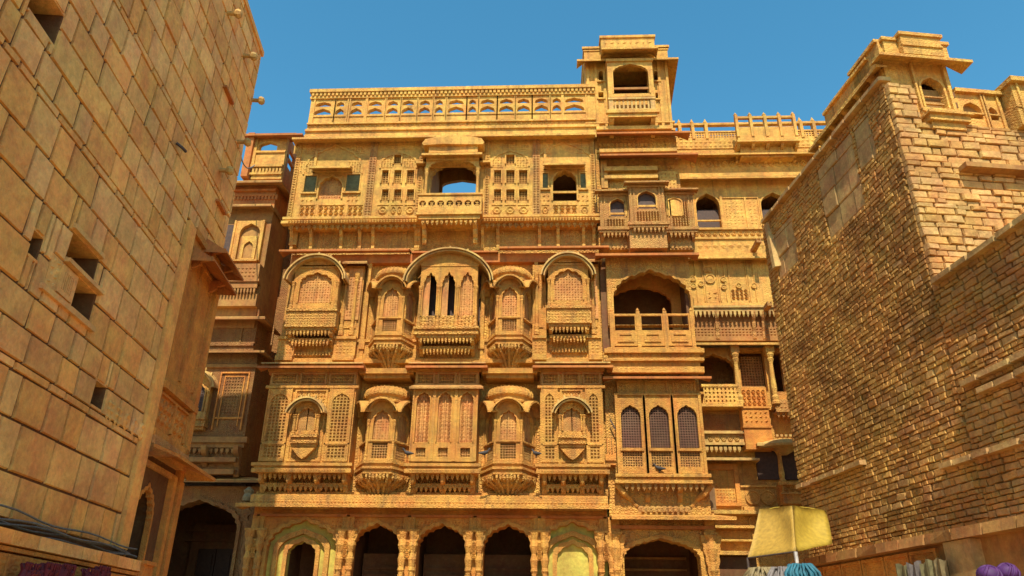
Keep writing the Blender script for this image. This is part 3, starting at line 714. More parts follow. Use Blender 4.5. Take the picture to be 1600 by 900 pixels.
for q_ in ((468,492,252,270),(543,566,252,270),(846,858,252,268),(905,917,252,268),(594,614,244,262),(630,648,244,262),(768,786,244,262),(806,826,244,262),(460,494,222,240),(545,570,222,240),(592,650,222,234),(768,828,222,234),(845,862,222,240),(900,924,222,240)):
    w4 = wrect(*q_); (x0, z0), _, (x1, z1), _ = w4
    b = MB(); b.box(x0,x1,Y3-.012,Y3,z0,z1); b.relief(x0+.02,x1-.02,z0+.02,z1-.02,Y3-.012,.085,.028,2); b.build('relief_panel', 'stone', H)
# vertical ornamental strips
for px in (460, 579, 656, 761, 838, 927):
    x = gx(px, 290, Y3); wd = .11 if px in (579, 838) else .07
    b = MB(); b.box(x-wd,x+wd,Y3-.05,Y3,zb3+.05,zt3); b.relief(x-wd+.01,x+wd-.01,zb3+.1,zt3-.05,Y3-.05,.09,.035,0); b.build('pilaster', 'brown' if px in (579, 838) else 'carved', H)
# relief panels at the foot of the floor
for (a_, c_) in ((468,492),(497,538),(543,567),(589,607),(610,629),(632,649),(768,785),(788,806),(809,827),(846,858),(864,902),(907,920)):
    q_ = wrect(a_, c_, 321, 337); (x0, z0), _, (x1, z1), _ = q_
    b = MB(); frame_around(b, q_, .02, Y3-.025, Y3); b.relief(x0,x1,z0,z1,Y3-.001,.24 if c_-a_ < 22 else .16,.045,1); b.build('relief_panel', 'stone', H)
for px in (480, 551, 850, 911):
    q_ = wrect(px-10, px+10, 303, 317); (x0, z0), _, (x1, z1), _ = q_
    b = MB(); b.relief(x0,x1,z0,z1,Y3-.001,.14,.035,2); b.build('relief_panel', 'stone', H)
b = MB(); b.mould(X3L,X3R,Y3,[(zb3-.03,zb3+.06,.16),(zb3+.06,zb3+.12,.10),(zb3+.12,zb3+.2,.14)],1); b.build('string_course', 'stone', H)
# centre balcony of the third floor with sky seen through
cxm = (cx0+cx1)/2; hb = gx(755,318,Y3-.4)-cxm; hb = (gx(754,318,Y3-.45)-gx(655,318,Y3-.45))/2
bal = MB(); zr0, zr1 = gz(330,Y3-.45), gz(306,Y3-.45)
bal.box(-hb,hb,-.5,0,zr0-.06-zr0,0); bal.box(-hb*1.03,hb*1.03,-.53,0,-.14,-.06); bal.box(-hb*.96,hb*.96,-.46,0,-.26,-.14)
B = bal.build('balcony', 'stone', H, (cxm, Y3, zr0))
h_ = zr1-zr0; 
f = MB(); hl = []
for i in range(7):
    c = -hb+2*hb*(i+.5)/7; r_ = hb/7*.80; hl.append([(c+r_*math.cos(R(45*k+22)), h_*.48+r_*math.sin(R(45*k+22))) for k in range(8)])
f.prism(rect(-hb,hb,0,h_), -.48, -.42, hl); f.box(-hb*1.02,hb*1.02,-.52,-.38,h_,h_+.06)
for i in range(7):
    c = -hb+2*hb*(i+.5)/7; r_ = hb/7*.76
    for k in range(4): 
        a = R(45*k); f.add([(c-r_*math.cos(a)-.012,-.45,h_*.48-r_*math.sin(a)),(c+r_*math.cos(a)-.012,-.45,h_*.48+r_*math.sin(a)),(c+r_*math.cos(a)+.012,-.45,h_*.48+r_*math.sin(a)),(c-r_*math.cos(a)+.012,-.45,h_*.48-r_*math.sin(a))], [(0,1,2,3)])
for s_ in (-1, 1):
    f.box(min(s_*hb, s_*(hb-.05)), max(s_*hb, s_*(hb-.05)), -.42, 0, 0, h_)
f.build('pierced_railing', 'stone', B)
f = MB(); f.box(-hb+.06,hb-.06,-.40,-.37,0,h_); f.build('railing_shade_sheet', 'room', B)  # added dark sheet giving the railing holes their shade
for s_ in (-1, 1):
    c = MB(); c.lathe(s_*(hb-.16), -.32, [(r_, z_) for r_, z_ in column_prof(gz(262,Y3-.3)-zr0, .05)], 8); c.build('column', 'stone', B)
    c = MB(); c.bracket(s_*(hb*.8), .12, 0, -.42, -.85, -.26); c.build('bracket', 'stone', B)
t = MB(); t.teeth(-hb*.9,hb*.9,-.36,-.44,-.26,12,.6,.07); t.build('teeth_row', 'carved', B, kind='stuff')
zc = gz(246,Y3-.4)-zr0
c = MB(); c.prism(rect(-hb*.86,hb*.86,gz(262,Y3-.3)-zr0,zc+.05), -.36, -.30, [arch(0, hb*1.42, gz(262,Y3-.3)-zr0+.001, gz(261,Y3-.3)-zr0+.02, zc-.06, 7, .07)])
c.chhajja(-hb*.85,hb*.85,0,-.62,zc+.20,zc+.02,.07,.12)
c.box(-hb*.86,hb*.86,-.42,0,zc-.10,zc+.02); c.box(-hb*.8,hb*.8,-.38,0,zc+.2,gz(231,Y3-.3)-zr0); c.build('canopy', 'stone', B)
c = MB(); c.loft([[(x*hb*k,y*.45-.02,z) for x,y in ((-1,0),(-1,-1),(-.33,-1.1),(.33,-1.02),(1,-1),(1,0))] for k, z in ((.98, gz(231,Y3-.3)-zr0),(1.02, gz(228,Y3-.3)-zr0),(.93, gz(222,Y3-.3)-zr0),(.6, gz(219,Y3-.3)-zr0))]); c.build('canopy_top', 'stone', B)
# small broken bracket ends left and right of the canopy
for s_ in (-1, 1):
    c = MB(); c.chhajja(s_*hb*1.05-.05, s_*hb*1.05+.05, 0, -.3, zc+.02, zc-.06, .06, .1); c.build('canopy_wing', 'stone', B)
rz0, rz1 = gz(306,Y3), 15.66
# open passage behind the balcony: ceiling, side walls, rear wall with an arch open to the sky
p_ = MB(); p_.box(cx0-.1,cx0,Y3+.22,Y3+1.75,rz0-.2,rz1); p_.box(cx1,cx1+.1,Y3+.22,Y3+1.75,rz0-.2,rz1); p_.box(cx0-.1,cx1+.1,Y3+.22,Y3+1.75,rz1,rz1+.1); p_.box(cx0-.1,cx1+.1,Y3+.22,Y3+1.75,rz0-.3,rz0-.2)
p_.prism(rect(cx0-.1,cx1+.1,rz0-.2,rz1), Y3+1.75, Y3+1.9, [arch(cxm+.03, (cx1-cx0)*.93, rz0-.1, gz(290,Y3+1.75), gz(281,Y3+1.75), 0)]); p_.build('open_passage', 'dimplain', H)
# under the third floor: teeth, brackets, panels
t = MB(); t.teeth(X3L+.05,cxm-hb-.05,Y3+.02,zb3-.20,zb3-.03,22,.6,.08); t.teeth(cxm+hb+.05,X3R-.05,Y3+.02,zb3-.20,zb3-.03,19,.6,.08); t.build('teeth_row', 'carved', H, kind='stuff')
b = MB(); b.box(X3L+.02,X3R,Y3+.02,YM+.3,zb3-.1,zb3); b.build('floor_slab', 'stone', H)
for px in (456, 486, 533, 562, 583, 650, 655, 754, 778, 843, 872, 912, 928):
    x = gx(px, 365, Y3+.15); b = MB(); b.bracket(x, .09, YM, Y3+.06, zb3-.75, zb3-.1); b.build('bracket', 'stone', H)
# main cornice
ZC = gz(212, Y3-.40)
b = MB(); b.chhajja(X3L-.02, X3R+.03, Y3, Y3-.40, ZC+.14, ZC+.03, .07, .12, right=False); b.box(X3L,X3R,Y3-.12,Y3+.3,zt3-.05,ZC+.1); b.build('main_cornice', 'stone', H)
# ---- roof parapet with two tiers of pierced arches
Yp = Y3+.02; pzb, pzt = gz(206,Yp), gz(152,Yp)
PX0, PX1 = gx(483,180,Yp), gx(931,180,Yp)
b = MB(); b.mould(PX0,PX1,Yp,[(ZC+.10,pzb,.10),(pzb,pzb+.08,.16),(pzb+.32,pzb+.38,.08)]); b.relief(PX0+.02,PX1-.02,pzb+.08,pzb+.32,Yp-.01,.16,.04,0); b.box(PX0,PX1,Yp-.01,Yp+.2,pzb,pzb+.38); b.build('parapet_base', 'stone', H)
bays = [(492,518),(525,538),(548,566),(575,597),(605,622),(628,647),(655,672),(680,692),(700,725),(732,744),(750,773),(780,802),(808,828),(835,857),(863,877),(882,913)]
hl = []
za, zb_, zc_, zd = gz(176,Yp), gz(166,Yp), gz(164,Yp), gz(156,Yp)
for a_, c_ in bays:
    x0, x1 = gx(a_,168,Yp), gx(c_,168,Yp); xm = (x0+x1)/2
    hl.append(arch(xm, x1-x0, za, za+.06, zb_-.01, 3, .04)); 
    hl.append(arch(xm, (x1-x0)*.92, zc_+.02, zc_+.07, zd, 3, .04))
MB().prism(rect(PX0,PX1,pzb+.38,pzt), Yp, Yp+.16, hl).build('pierced_parapet', 'stone', H)
for i, (a_, c_) in enumerate(bays):
    x0, x1 = gx(a_,185,Yp), gx(c_,185,Yp); b = MB(); b.box(x0-.09,x0-.05,Yp-.04,Yp,pzb+.38,pzt); b.box(x1+.05,x1+.09,Yp-.04,Yp,pzb+.38,pzt); b.box(x0-.05,x1+.05,Yp-.03,Yp,za-.10,za-.04)
    b.build('parapet_panel', 'stone', H)
b = MB(); b.box(PX0-.03,PX1,Yp-.06,Yp+.2,pzt,pzt+.08); b.dentils(PX0,PX1,Yp-.06,pzt+.08,pzt+.20,70,.05); b.box(PX0,PX1,Yp-.06,Yp+.2,pzt+.08,pzt+.20); b.box(PX0-.05,PX1,Yp-.14,Yp+.25,pzt+.2,pzt+.32); b.build('parapet_coping', 'stone', H)
b = MB(); b.box(PX0,PX0+.16,Yp+.16,Yp+3,pzb,pzt); b.box(X3L+.1,X3R,Y3+1.9,Y3+3.6,12.0,15.9); b.box(X3L+.1,cx0-.15,Y3+.3,Y3+1.9,12,15.9); b.box(cx1+.15,rw[0]-.6,Y3+.3,Y3+1.9,12,15.9); 
b.v = []; b.f = []
b.box(X3L+.03,X3L+.25,Y3+.22,Y3+3.5,12.1,15.95); b.box(X3L+.03,X3R,Y3+.1,Y3+1.9,15.85,15.98); b.build('side_wall', 'stone', H)

# ---- tower wing (right part of the same mansion)
YT = 19.2
def rwall(name, mat, x0, x1, z0, z1, y0, y1, holes=()): return MB().prism(rect(x0,x1,z0,z1), y0, y1, holes).build(name, mat, H)
WX0, WX1 = 1.62, 4.02
# ground arch
ga = arch((1.86+3.66)/2, 1.84, .25, gz(868,YM), gz(838,YM), 13, .06)
rwall('arcade_wall', 'carved', WX0-.1, WX1+.1, .12, 4.5, YM, YM+.4, [ga])
f = MB(); frame_around(f, ga, .09, YM-.05, YM); f.build('arch_moulding', 'stone', H)
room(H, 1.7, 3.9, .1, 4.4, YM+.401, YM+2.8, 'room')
b = MB(); b.mould(1.8,3.8,YM+2.78,[(2.9,3.0,.1),(3.3,3.36,.1),(3.6,3.66,.12)]); b.box(2.1,2.2,YM+2.6,YM+2.78,.2,3); b.box(3.4,3.5,YM+2.6,YM+2.78,.2,3); b.build('inner_lintel', 'dimplain', H)
for x in (1.64, 3.96):
    c = MB(); c.lathe(x, YM-.10, [(.12,.12),(.12,.3),(.09,.4),(.10,1.6),(.08,3.0),(.12,3.1),(.10,3.3),(.15,3.6),(.11,3.78),(.17,3.92)], 9)
    c.box(x-.17,x+.17,YM-.18,YM,3.92,3.98); c.box(x-.12,x+.12,YM-.1,YM,3.98,4.3)
    for s_ in (-1, 1):
        sc_ = [(x+s_*(.10+.14*(q_/16)**1.3+.028*abs(math.sin(q_*math.pi/4))), 2.95+.97*q_/16) for q_ in range(17)]
        c.prism([(x+s_*.06,2.95)]+sc_+[(x+s_*.06,3.92)], YM-.14, YM+.05)
    c.build('pillar', 'stone', H)
zl = gz(806, YM-.5)
b = MB(); b.chhajja(WX0-.08, WX1+.1, YM-.02, YM-.52, zl+.14, zl+.03, .08, .42, left=False); b.build('ledge', 'stone', H)
b = MB(); b.mould(WX0-.05,WX1+.05,YM,[(zl-.22,zl-.14,.12)]); b.build('architrave', 'red', H)
# wing body
zA, zB = gz(545, YT, 1020), gz(402, YT, 1020)
b = MB(); b.box(WX0-.1, WX1, YT+.25, YM+3.2, zl+.05, zA); b.build('wall', 'carved', H)
b = MB(); b.box(WX0-.1, WX1, YT+.25, YM+3.2, zB, 15.9); b.build('wall', 'carved', H)
b = MB(); b.box(WX0-.1, WX0+.1, YT+.25, YT+2.2, zA, zB); b.box(WX1-.15, WX1, YT+.25, YT+2.2, zA, zB); b.box(WX0-.1, WX1, YT+2.2, YT+2.3, zA, zB); b.build('room', 'room', H)
ia = arch((WX0+WX1)/2-.1, 1.75, zA+.01, zB-.95, zB-.42, 9, .07); MB().prism(rect(WX0+.1, WX1-.15, zA, zB), YT+1.0, YT+1.12, [ia]).build('inner_arch', 'orange', H)
b = MB(); b.box(XR+.02, WX0-.1, YM+.5, YM+1, 4.6, 12.6); b.build('recess_wall', 'recess_shade', H)  # shade of the gap painted into the wall colour
# first floor: three tall arched windows
zs0, zs1 = gz(741,YT,1030), gz(618,YT,1030)
ax0, ax1 = gx(965,690,YT), gx(1099,690,YT)
hl = []; ww = (ax1-ax0)/3
for i in range(3): 
    xc = ax0+ww*(i+.5); hl.append(arch(xc, .50, gz(700,YT,1030), gz(650,YT,1030), gz(633,YT,1030), 7, .05)); 
    hl.append(rect(xc-.25,xc+.25,gz(729,YT,1030),gz(705,YT,1030)))
rwall('window_wall', 'stone', ax0, ax1, zs0, zs1, YT, YT+.10, hl)
rwall('frieze', 'carved', ax0+.05, ax1-.05, zs1, gz(590,YT,1030), YT+.05, YT+.25)
for i in range(3):
    xc = ax0+ww*(i+.5); f = MB(); frame_around(f, hl[2*i], .045, YT-.03, YT); 
    f.box(xc-ww/2-.03,xc-ww/2+.04,YT-.05,YT,zs0,zs1); f.box(xc+ww/2-.04,xc+ww/2+.03,YT-.05,YT,zs0,zs1); f.box(xc-.3,xc+.3,YT-.04,YT,gz(704,YT,1030)-.01,gz(701,YT,1030)+.01); f.box(xc-.26,xc+.26,YT-.03,YT,zs0+.02,zs0+.07)
    wf = f.build('window_frame', 'stone', H)
    j = MB(); j.jali(xc-.26,xc+.26,gz(700,YT,1030),gz(633,YT,1030)-.05,YT+.06,.065,.4,.02); j.build('lattice_screen', 'dark_lattice', wf)
    j = MB(); j.jali(xc-.25,xc+.25,gz(729,YT,1030),gz(705,YT,1030),YT+.05,.06,.45,.02); j.build('lattice_screen', 'brown', wf)
    q = MB(); q.box(xc-.28,xc+.28,YT+.16,YT+.2,zs0,zs1-.05); q.build('shade_backing', 'wood', wf)  # dark sheet in place of the unlit room behind the lattice
    q = MB(); q.prism(rect(xc-.3,xc+.3,zs1+.05,gz(594,YT,1030)), YT+.02, YT+.05, [rect(xc-.25,xc+.25,zs1+.1,gz(594,YT,1030)-.05)]); q.build('frieze_panel', 'stone', H)
b = MB(); b.mould(ax0,ax1,YT,[(zs1,zs1+.05,.05),(zs0-.08,zs0,.10),(zs0-.16,zs0-.08,.04),(zs0-.24,zs0-.16,.12)],1); b.relief(ax0,ax1,zs0-.155,zs0-.085,YT-.04,.08,.03,0); b.build('string_course', 'stone', H)
# converging bracket base under it
zb0 = gz(802,YT+.3,1030); cxw = (ax0+ax1)/2+.02
b = MB(); b.loft([[(cxw+x*k,y,z) for x,y in ((-1,YM),(-1,ya),(1,ya),(1,YM))] for k, ya, z in ((.62, YM-.15, zb0),(.66, YM-.17, zb0+.12),(.66, YM-.14, zb0+.2),(.8, YT+.3, zb0+.45),(.82,YT+.25,zb0+.5),(1.0,YT+.15,zb0+.75),(1.08,YT+.1,zs0-.3),(1.12,YT+.05,zs0-.2))])
b.teeth(cxw-1.0,cxw+1.0,YT+.02,zs0-.42,zs0-.24,14,.6,.07); b.dentils(cxw-.6,cxw+.6,YM-.18,zb0+.02,zb0+.12,9)
bb = b.build('balcony_base', 'brown', H)
for k, x in enumerate((-.95,-.40,.40,.95)):
    q = MB(); 
    if abs(x) > .9: q.tube([(cxw+x*1.25,YT+.02,zs0-.25),(cxw+x*1.05,YT+.1,zs0-.45),(cxw+x*.85,YT+.28,zb0+.32),(cxw+x*.68,YM-.15,zb0+.15)], [.06,.08,.07,.05], 6)
    else: q.bracket(cxw+x, .12, YM-.1, YT-.02, zb0+.1, zs0-.25)
    q.build('bracket', 'stone', bb)
q = MB(); q.prism([(cxw-1.28,zb0+.1),(cxw-1.28,zs0-.25),(cxw+1.3,zs0-.25),(cxw+1.3,zb0+.1)], YM-.06, YM); q.build('base_wall', 'recess_shade', H)  # shade beside the bracket base painted into this wall's colour
# ledge and second-floor balcony room
zl2 = gz(589,YT-.35,1030)
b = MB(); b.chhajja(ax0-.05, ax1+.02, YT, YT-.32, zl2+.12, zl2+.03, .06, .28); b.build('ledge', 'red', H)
bx0, bx1 = gx(953,520,YT), gx(1085,520,YT)
b = MB(); z_ = gz(581,YT,1030); b.mould(bx0,bx1,YT,[(z_-.06,z_+.10,.14),(z_+.10,z_+.26,.06),(z_+.26,z_+.34,.16),(z_+.34,z_+.48,.08),(z_+.48,z_+.6,.18),(z_+.6,z_+.66,.10)],1); b.relief(bx0,bx1,z_+.35,z_+.47,YT-.08,.11,.03,0); b.build('string_course', 'stone', H)
zr0, zr1 = gz(541,YT,1020), gz(491,YT,1020)
oc = arch(gx(1018,460,YT), gx(1078,460,YT)-gx(958,460,YT), zr1-.3, gz(462,YT,1018), gz(421,YT,1018), 11, .07)
b = MB(); b.prism(rect(bx0-.03,bx1+.03,zr1-.31,gz(400,YT,1018)), YT+.02, YT+.22, [oc]); 
b.build('balcony_wall', 'carved', H)
f = MB(); frame_around(f, oc, .06, YT-.02, YT+.02); f.build('arch_moulding', 'stone', H)
b = MB(); b.v=[]; z0_, z1_ = z_+.66, gz(400,YT,1018)
# hollow room: cut the wing body here by building the body in two stacked masses
rail = MB(); rw_ = (bx1-bx0-.1)/3
for i in range(3):
    a = bx0+.05+rw_*i; rail.prism(rect(a+.05,a+rw_-.05,zr0,zr1), YT-.05, YT+.02, [rect(a+.09,a+rw_-.09,gz(517,YT,1020),zr1-.06)])
    rail.prism(rect(a+.14,a+rw_-.14,zr0+.1,gz(520,YT,1020)-.03), YT-.08, YT-.05, [rect(a+.2,a+rw_-.2,zr0+.15,gz(520,YT,1020)-.08)])
for i in range(4): rail.box(bx0+.05+rw_*i-.05,bx0+.05+rw_*i+.05,YT-.09,YT+.06,zr0-.05,zr1+.06); rail.lathe(bx0+.05+rw_*i, YT-.02, [(.01,zr1+.06),(.05,zr1+.09),(.04,zr1+.13),(.01,zr1+.18)], 6)
rail.build('railing', 'stone', H)
# chhajja over the arch, brown triple balcony above
zl3 = gz(396,YT-.4,1020)
b = MB(); b.chhajja(bx0-.08, bx1+.0, YT+.02, YT-.38, zl3+.16, zl3+.03, .07, .26); b.build('ledge', 'red', H)
def brown_bay(px0, px1, pyt, pyb, Y, apx0, apx1, apyt, apyb, name='small_balcony'):
    xm = (px0+px1)/2; x0, x1 = gx(px0,345,Y), gx(px1,345,Y); z0, z1 = gz(pyb,Y,xm), gz(pyt,Y,xm)
    hl = []
    if apx0: hl = [arch((gx(apx0,320,Y)+gx(apx1,320,Y))/2, gx(apx1,320,Y)-gx(apx0,320,Y), gz(apyb,Y,xm), gz(apyt+11,Y,xm), gz(apyt,Y,xm), 0)]
    b = MB(); b.prism(rect(x0,x1,z0,z1), Y, Y+.1, hl); b.box(x0,x0+.08,Y+.1,YT+.3,z0,z1); b.box(x1-.08,x1,Y+.1,YT+.3,z0,z1)
    b.mould(x0,x1,Y,[(z0-.05,z0+.05,.08),(z0-.12,z0-.05,.04),(z1-.08,z1,.05)],1); b.box(x0,x1,Y+.05,YT+.3,z0-.12,z0)
    for x in (x0+.05,x1-.05,x0+.14,x1-.14): b.box(x-.02,x+.02,Y-.03,Y,z0,z1)
    p = b.build(name, 'brown', H)
    for h in hl:
        f = MB(); frame_around(f, h, .03, Y-.03, Y); xs = [q[0] for q in h]; zz = gz(apyb-5,Y,xm); f.box(min(xs),max(xs),Y+.02,Y+.06,zz-.03,zz+.03); f.build('window_frame', 'stone', p)
        q = MB(); q.box(min(xs)-.03,max(xs)+.03,Y+.11,Y+.14,z0,z1); q.build('shade_backing', 'wood', p)  # dark sheet put in for the shade inside the opening
    b = MB(); b.relief(x0+.1,x1-.1,z0+.1,gz(apyb+4,Y,xm) if apx0 else z1-.3,Y-.001,.08,.025,1); b.build('relief_panel', 'brown', p)
    t = MB(); t.teeth(x0+.05,x1-.05,Y+.03,z0-.28,z0-.11,max(4,int((x1-x0)/.12)),.6,.06); t.box(x0+.08,x1-.08,Y+.2,YT+.3,z0-.55,z0-.12); t.dentils(x0+.1,x1-.1,Y+.2,z0-.52,z0-.45,max(4,int((x1-x0)/.12))); t.build('teeth_row', 'brown', p)
    c = MB(); c.chhajja(x0-.02,x1+.02,Y+.04,Y-.22,z1+.10,z1+.03,.05,.12); c.build('eave', 'brown', p)
    for x in (x0+.06, x1-.06):
        q = MB(); q.bracket(x,.08,YT+.3,Y+.05,z0-.7,z0-.12); q.build('bracket', 'brown', p)
    return p
brown_bay(938, 985, 303, 358, YT-.15, 953, 977, 311, 338)
brown_bay(1041, 1086, 301, 358, YT-.15, None, None, 0, 0)
# the right bay has a sunlit closed shutter window and a small dark slot
Yb = YT-.15
q = MB(); h = arch((gx(1040,320,Yb)+gx(1063,320,Yb))/2+.03, .42, gz(338,Yb,1050), gz(318,Yb,1050), gz(311,Yb,1050), 0); q.prism(h, Yb-.03, Yb); frame_around(q, h, .03, Yb-.06, Yb); q.build('shutter', 'stone', H)
brown_bay(985, 1041, 290, 350, YT-.45, 997, 1025, 299, 326)
b = MB(); b.box(gx(983,350,YT-.4),gx(1041,350,YT-.4),YT-.35,YT+.25,gz(386,YT-.4,1010),gz(352,YT-.4,1010)-.12); b.build('balcony_base', 'brown', H)
# eaves and friezes above
for (pye, wx0, wx1, Yw, ov) in ((241, 1.62, 4.05, YT+.2, .48), (207, 1.56, 3.95, YT+.2, .42)):
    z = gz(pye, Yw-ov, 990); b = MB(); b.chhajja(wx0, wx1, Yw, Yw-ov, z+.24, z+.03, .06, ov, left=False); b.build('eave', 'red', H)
    b = MB(); b.mould(wx0,wx1-.1,Yw+.05,[(z+.22,z+.34,.35),(z-.42,z-.34,.06)]); b.relief(wx0+.05,wx1-.15,z-.34,z-.06,Yw+.03,.13,.03,1); b.build('string_course', 'stone', H)
z = gz(262, YT, 990)
b = MB(); b.mould(1.75,3.35,YT+.25,[(gz(265,YT,990),gz(260,YT,990)+.03,.22),(gz(276,YT,990),gz(271,YT,990),.18)]); b.box(1.66,1.85,YT+.12,YT+.25,gz(290,YT,950),gz(247,YT,950)); b.box(3.4,3.9,YT+.18,YT+.25,gz(292,YT,1050),gz(262,YT,1050)); b.relief(1.9,3.35,gz(259,YT,990)+.05,gz(249,YT,990),YT+.25,.3,.04,1); b.build('string_course', 'stone', H)
b = MB(); b.relief(3.42,3.88,gz(290,YT,1050),gz(264,YT,1050),YT+.18,.12,.03,2); b.build('relief_panel', 'carved', H)
# ---- roof tower
Yt = 19.35
tx0, tx1 = gx(915,150,Yt)+.02, gx(1047,150,Yt)
tz0, tz1 = gz(206,Yt,990), gz(90,Yt,990)
bX0, bX1 = gx(948,140,Yt), gx(1018,140,Yt)
ta = arch((gx(956,130,Yt)+gx(1010,130,Yt))/2, gx(1010,130,Yt)-gx(956,130,Yt), gz(151,Yt-.3,982), gz(118,Yt-.3,982), gz(105,Yt-.3,982), 9, .05)
sm = [rect(gx(a,c,Yt),gx(b_,c,Yt),gz(d_,Yt,a),gz(e,Yt,a)) for a,b_,c,d_,e in ((935,943,150,154,145),(1018,1028,150,155,146),(1018,1029,118,127,112))]
sm.append(arch(gx(939,115,Yt), .17, gz(127,Yt,939), gz(117,Yt,939), gz(111,Yt,939), 0))
MB().prism(rect(tx0,tx1,tz0,tz1), Yt, Yt+.2, [rect(bX0+.1,bX1-.1,gz(150,Yt,982),gz(104,Yt,982))]+sm).build('tower_wall', 'stone', H)
b = MB(); b.box(tx0,tx0+.15,Yt+.2,Yt+2.4,tz0-.1,tz1); b.box(tx1-.15,tx1,Yt+.2,Yt+2.4,tz0-.1,tz1); b.box(tx0,tx1,Yt+2.4,Yt+2.55,tz0-.1,tz1); b.box(tx0,tx1,Yt+.2,Yt+2.4,tz1-.1,tz1); b.box(tx0,tx1,Yt+.2,Yt+2.4,tz0-.1,tz0); b.build('tower_side_wall', 'stone', H)
q = MB(); q.box(tx0+.2,tx1-.2,Yt+1.2,Yt+1.3,tz0,tz1); q.build('tower_inner_wall', 'room', H)
for x in (tx0+.07, tx0+.33, bX0-.06, bX1+.06, tx1-.3, tx1-.05):
    b = MB(); b.box(x-.04,x+.04,Yt-.05,Yt,tz0,tz1); b.build('pilaster', 'stone', H)
b = MB(); b.mould(tx0,tx1,Yt,[(tz0,tz0+.08,.06),(tz0+.3,tz0+.36,.06)],1); b.relief(tx0,tx1,tz0+.1,tz0+.28,Yt-.001,.2,.035,0)
for q_ in sm: frame_around(b, q_, .03, Yt-.03, Yt); xs=[p[0] for p in q_]; b.box(min(xs)-.06,max(xs)+.06,Yt-.08,Yt,min(p[1] for p in q_)-.07,min(p[1] for p in q_)-.02)
b.build('string_course', 'stone', H)
yb = Yt-.45
bal = MB(); bal.prism(rect(bX0,bX1,gz(151,yb,982),gz(95,yb,982)), yb, yb+.08, [ta]); frame_around(bal, ta, .04, yb-.02, yb)
bal.box(bX0,bX0+.07,yb+.08,Yt,gz(172,yb,982),gz(95,yb,982)); bal.box(bX1-.07,bX1,yb+.08,Yt,gz(172,yb,982),gz(95,yb,982))
bal.mould(bX0-.02,bX1+.02,yb,[(gz(178,yb,982),gz(173,yb,982),.08),(gz(183,yb,982),gz(178,yb,982),.02)],1); bal.box(bX0,bX1,yb,Yt,gz(181,yb,982),gz(173,yb,982)); bal.box(bX0-.03,bX1+.03,yb-.06,Yt,gz(97,yb,982),gz(93,yb,982))
Bp = bal.build('balcony', 'stone', H)
bl = MB(); z0, z1 = gz(171,yb,982), gz(153,yb,982); bl.box(bX0+.02,bX1-.02,yb+.01,yb+.06,z0-.05,z0+.04); bl.box(bX0-.02,bX1+.02,yb-.03,yb+.08,z1-.06,z1+.01)
bl.box(bX0,bX0+.14,yb,yb+.07,z0,z1); bl.box(bX1-.14,bX1,yb,yb+.07,z0,z1)
bl.build('rail', 'pale', Bp)
for i in range(9):
    x = bX0+.2+(bX1-bX0-.4)*i/8; q = MB(); q.box(x-.028,x+.028,yb+.02,yb+.06,z0+.04,z1-.06); q.build('baluster', 'pale', Bp)
q = MB(); q.box(ta[0][0],ta[1][0],yb+.1,yb+.14,gz(136,yb,982),gz(133,yb,982)); q.build('crossbar', 'dimplain', Bp)
for x in (bX0+.08, bX1-.08):
    q = MB(); q.bracket(x,.13,Yt,yb+.04,gz(202,yb,982),gz(181,yb,982)); q.build('bracket', 'stone', Bp)
q = MB(); q.relief(bX0+.2,bX1-.2,tz0+.1,gz(183,Yt,982),Yt-.001,.35,.05,2); q.build('relief_panel', 'carved', Bp)
# tower eaves and stepped top
ze = gz(92, Yt-.45, 1040)
b = MB(); b.chhajja(tx0+.02,tx1,Yt,Yt-.38,ze+.40,ze+.12,.07,.30); 
b.chhajja(bX0-.02,bX1+.02,Yt-.3,yb-.32,ze+.42,ze+.22,.06,.16)
# right return of the eave
b.add([(tx1,Yt,ze+.40),(tx1,Yt+2.5,ze+.40),(tx1+.42,Yt+2.6,ze+.0),(tx1+.30,Yt-.38,ze+.12),(tx1,Yt,ze+.33),(tx1,Yt+2.5,ze+.33),(tx1+.42,Yt+2.6,ze-.06),(tx1+.30,Yt-.38,ze+.06)], [(0,1,2,3),(4,5,6,7),(2,3,7,6),(0,3,7,4),(1,2,6,5)]); b.build('eave', 'stone', H)
zt = ze+.36
b = MB(); b.box(tx0-.03,tx1+.03,Yt-.08,Yt+2.5,zt,zt+.42); b.mould(tx0-.03,tx1+.03,Yt-.08,[(zt+.42,zt+.5,.06),(zt+.34,zt+.38,.03)],1); b.box(tx0-.06,tx1+.06,Yt-.1,Yt+2.5,zt+.42,zt+.5)
b.box(bX0-.15,bX1+.15,Yt-.35,Yt+.5,zt+.02,zt+.62); b.box(bX0-.19,bX1+.19,Yt-.4,Yt+.5,zt+.62,zt+.71); b.relief(bX0-.1,bX1+.1,zt+.12,zt+.52,Yt-.35,.2,.03,2); b.build('tower_top', 'stone', H)
for (xa, xb, z_, y_, k_, c_) in ((XL,-5.08,z_sl-.12,Y1-.04,0,.07),(-3.48,-1.82,z_sl-.12,Y1-.04,0,.07),(-.17,XR-.06,z_sl-.12,Y1-.04,0,.07),
        (X3L+.05,X3R-.05,zb3+.02,Y3-.16,1,.085),(XL,XR,4.60,YM-.501,0,.09),(PX0,PX1,za-.42,Yp-.001,1,.20)):
    b = MB(); b.box(xa,xb,y_-.008,y_+.01,z_-c_*.55,z_+c_*.55) if c_ < .15 else None; b.relief(xa,xb,z_-c_*.5,z_+c_*.5,y_-.008 if c_ < .15 else y_,c_,.022,k_)
    b.build('enriched_band', 'stone', H, kind='stuff')
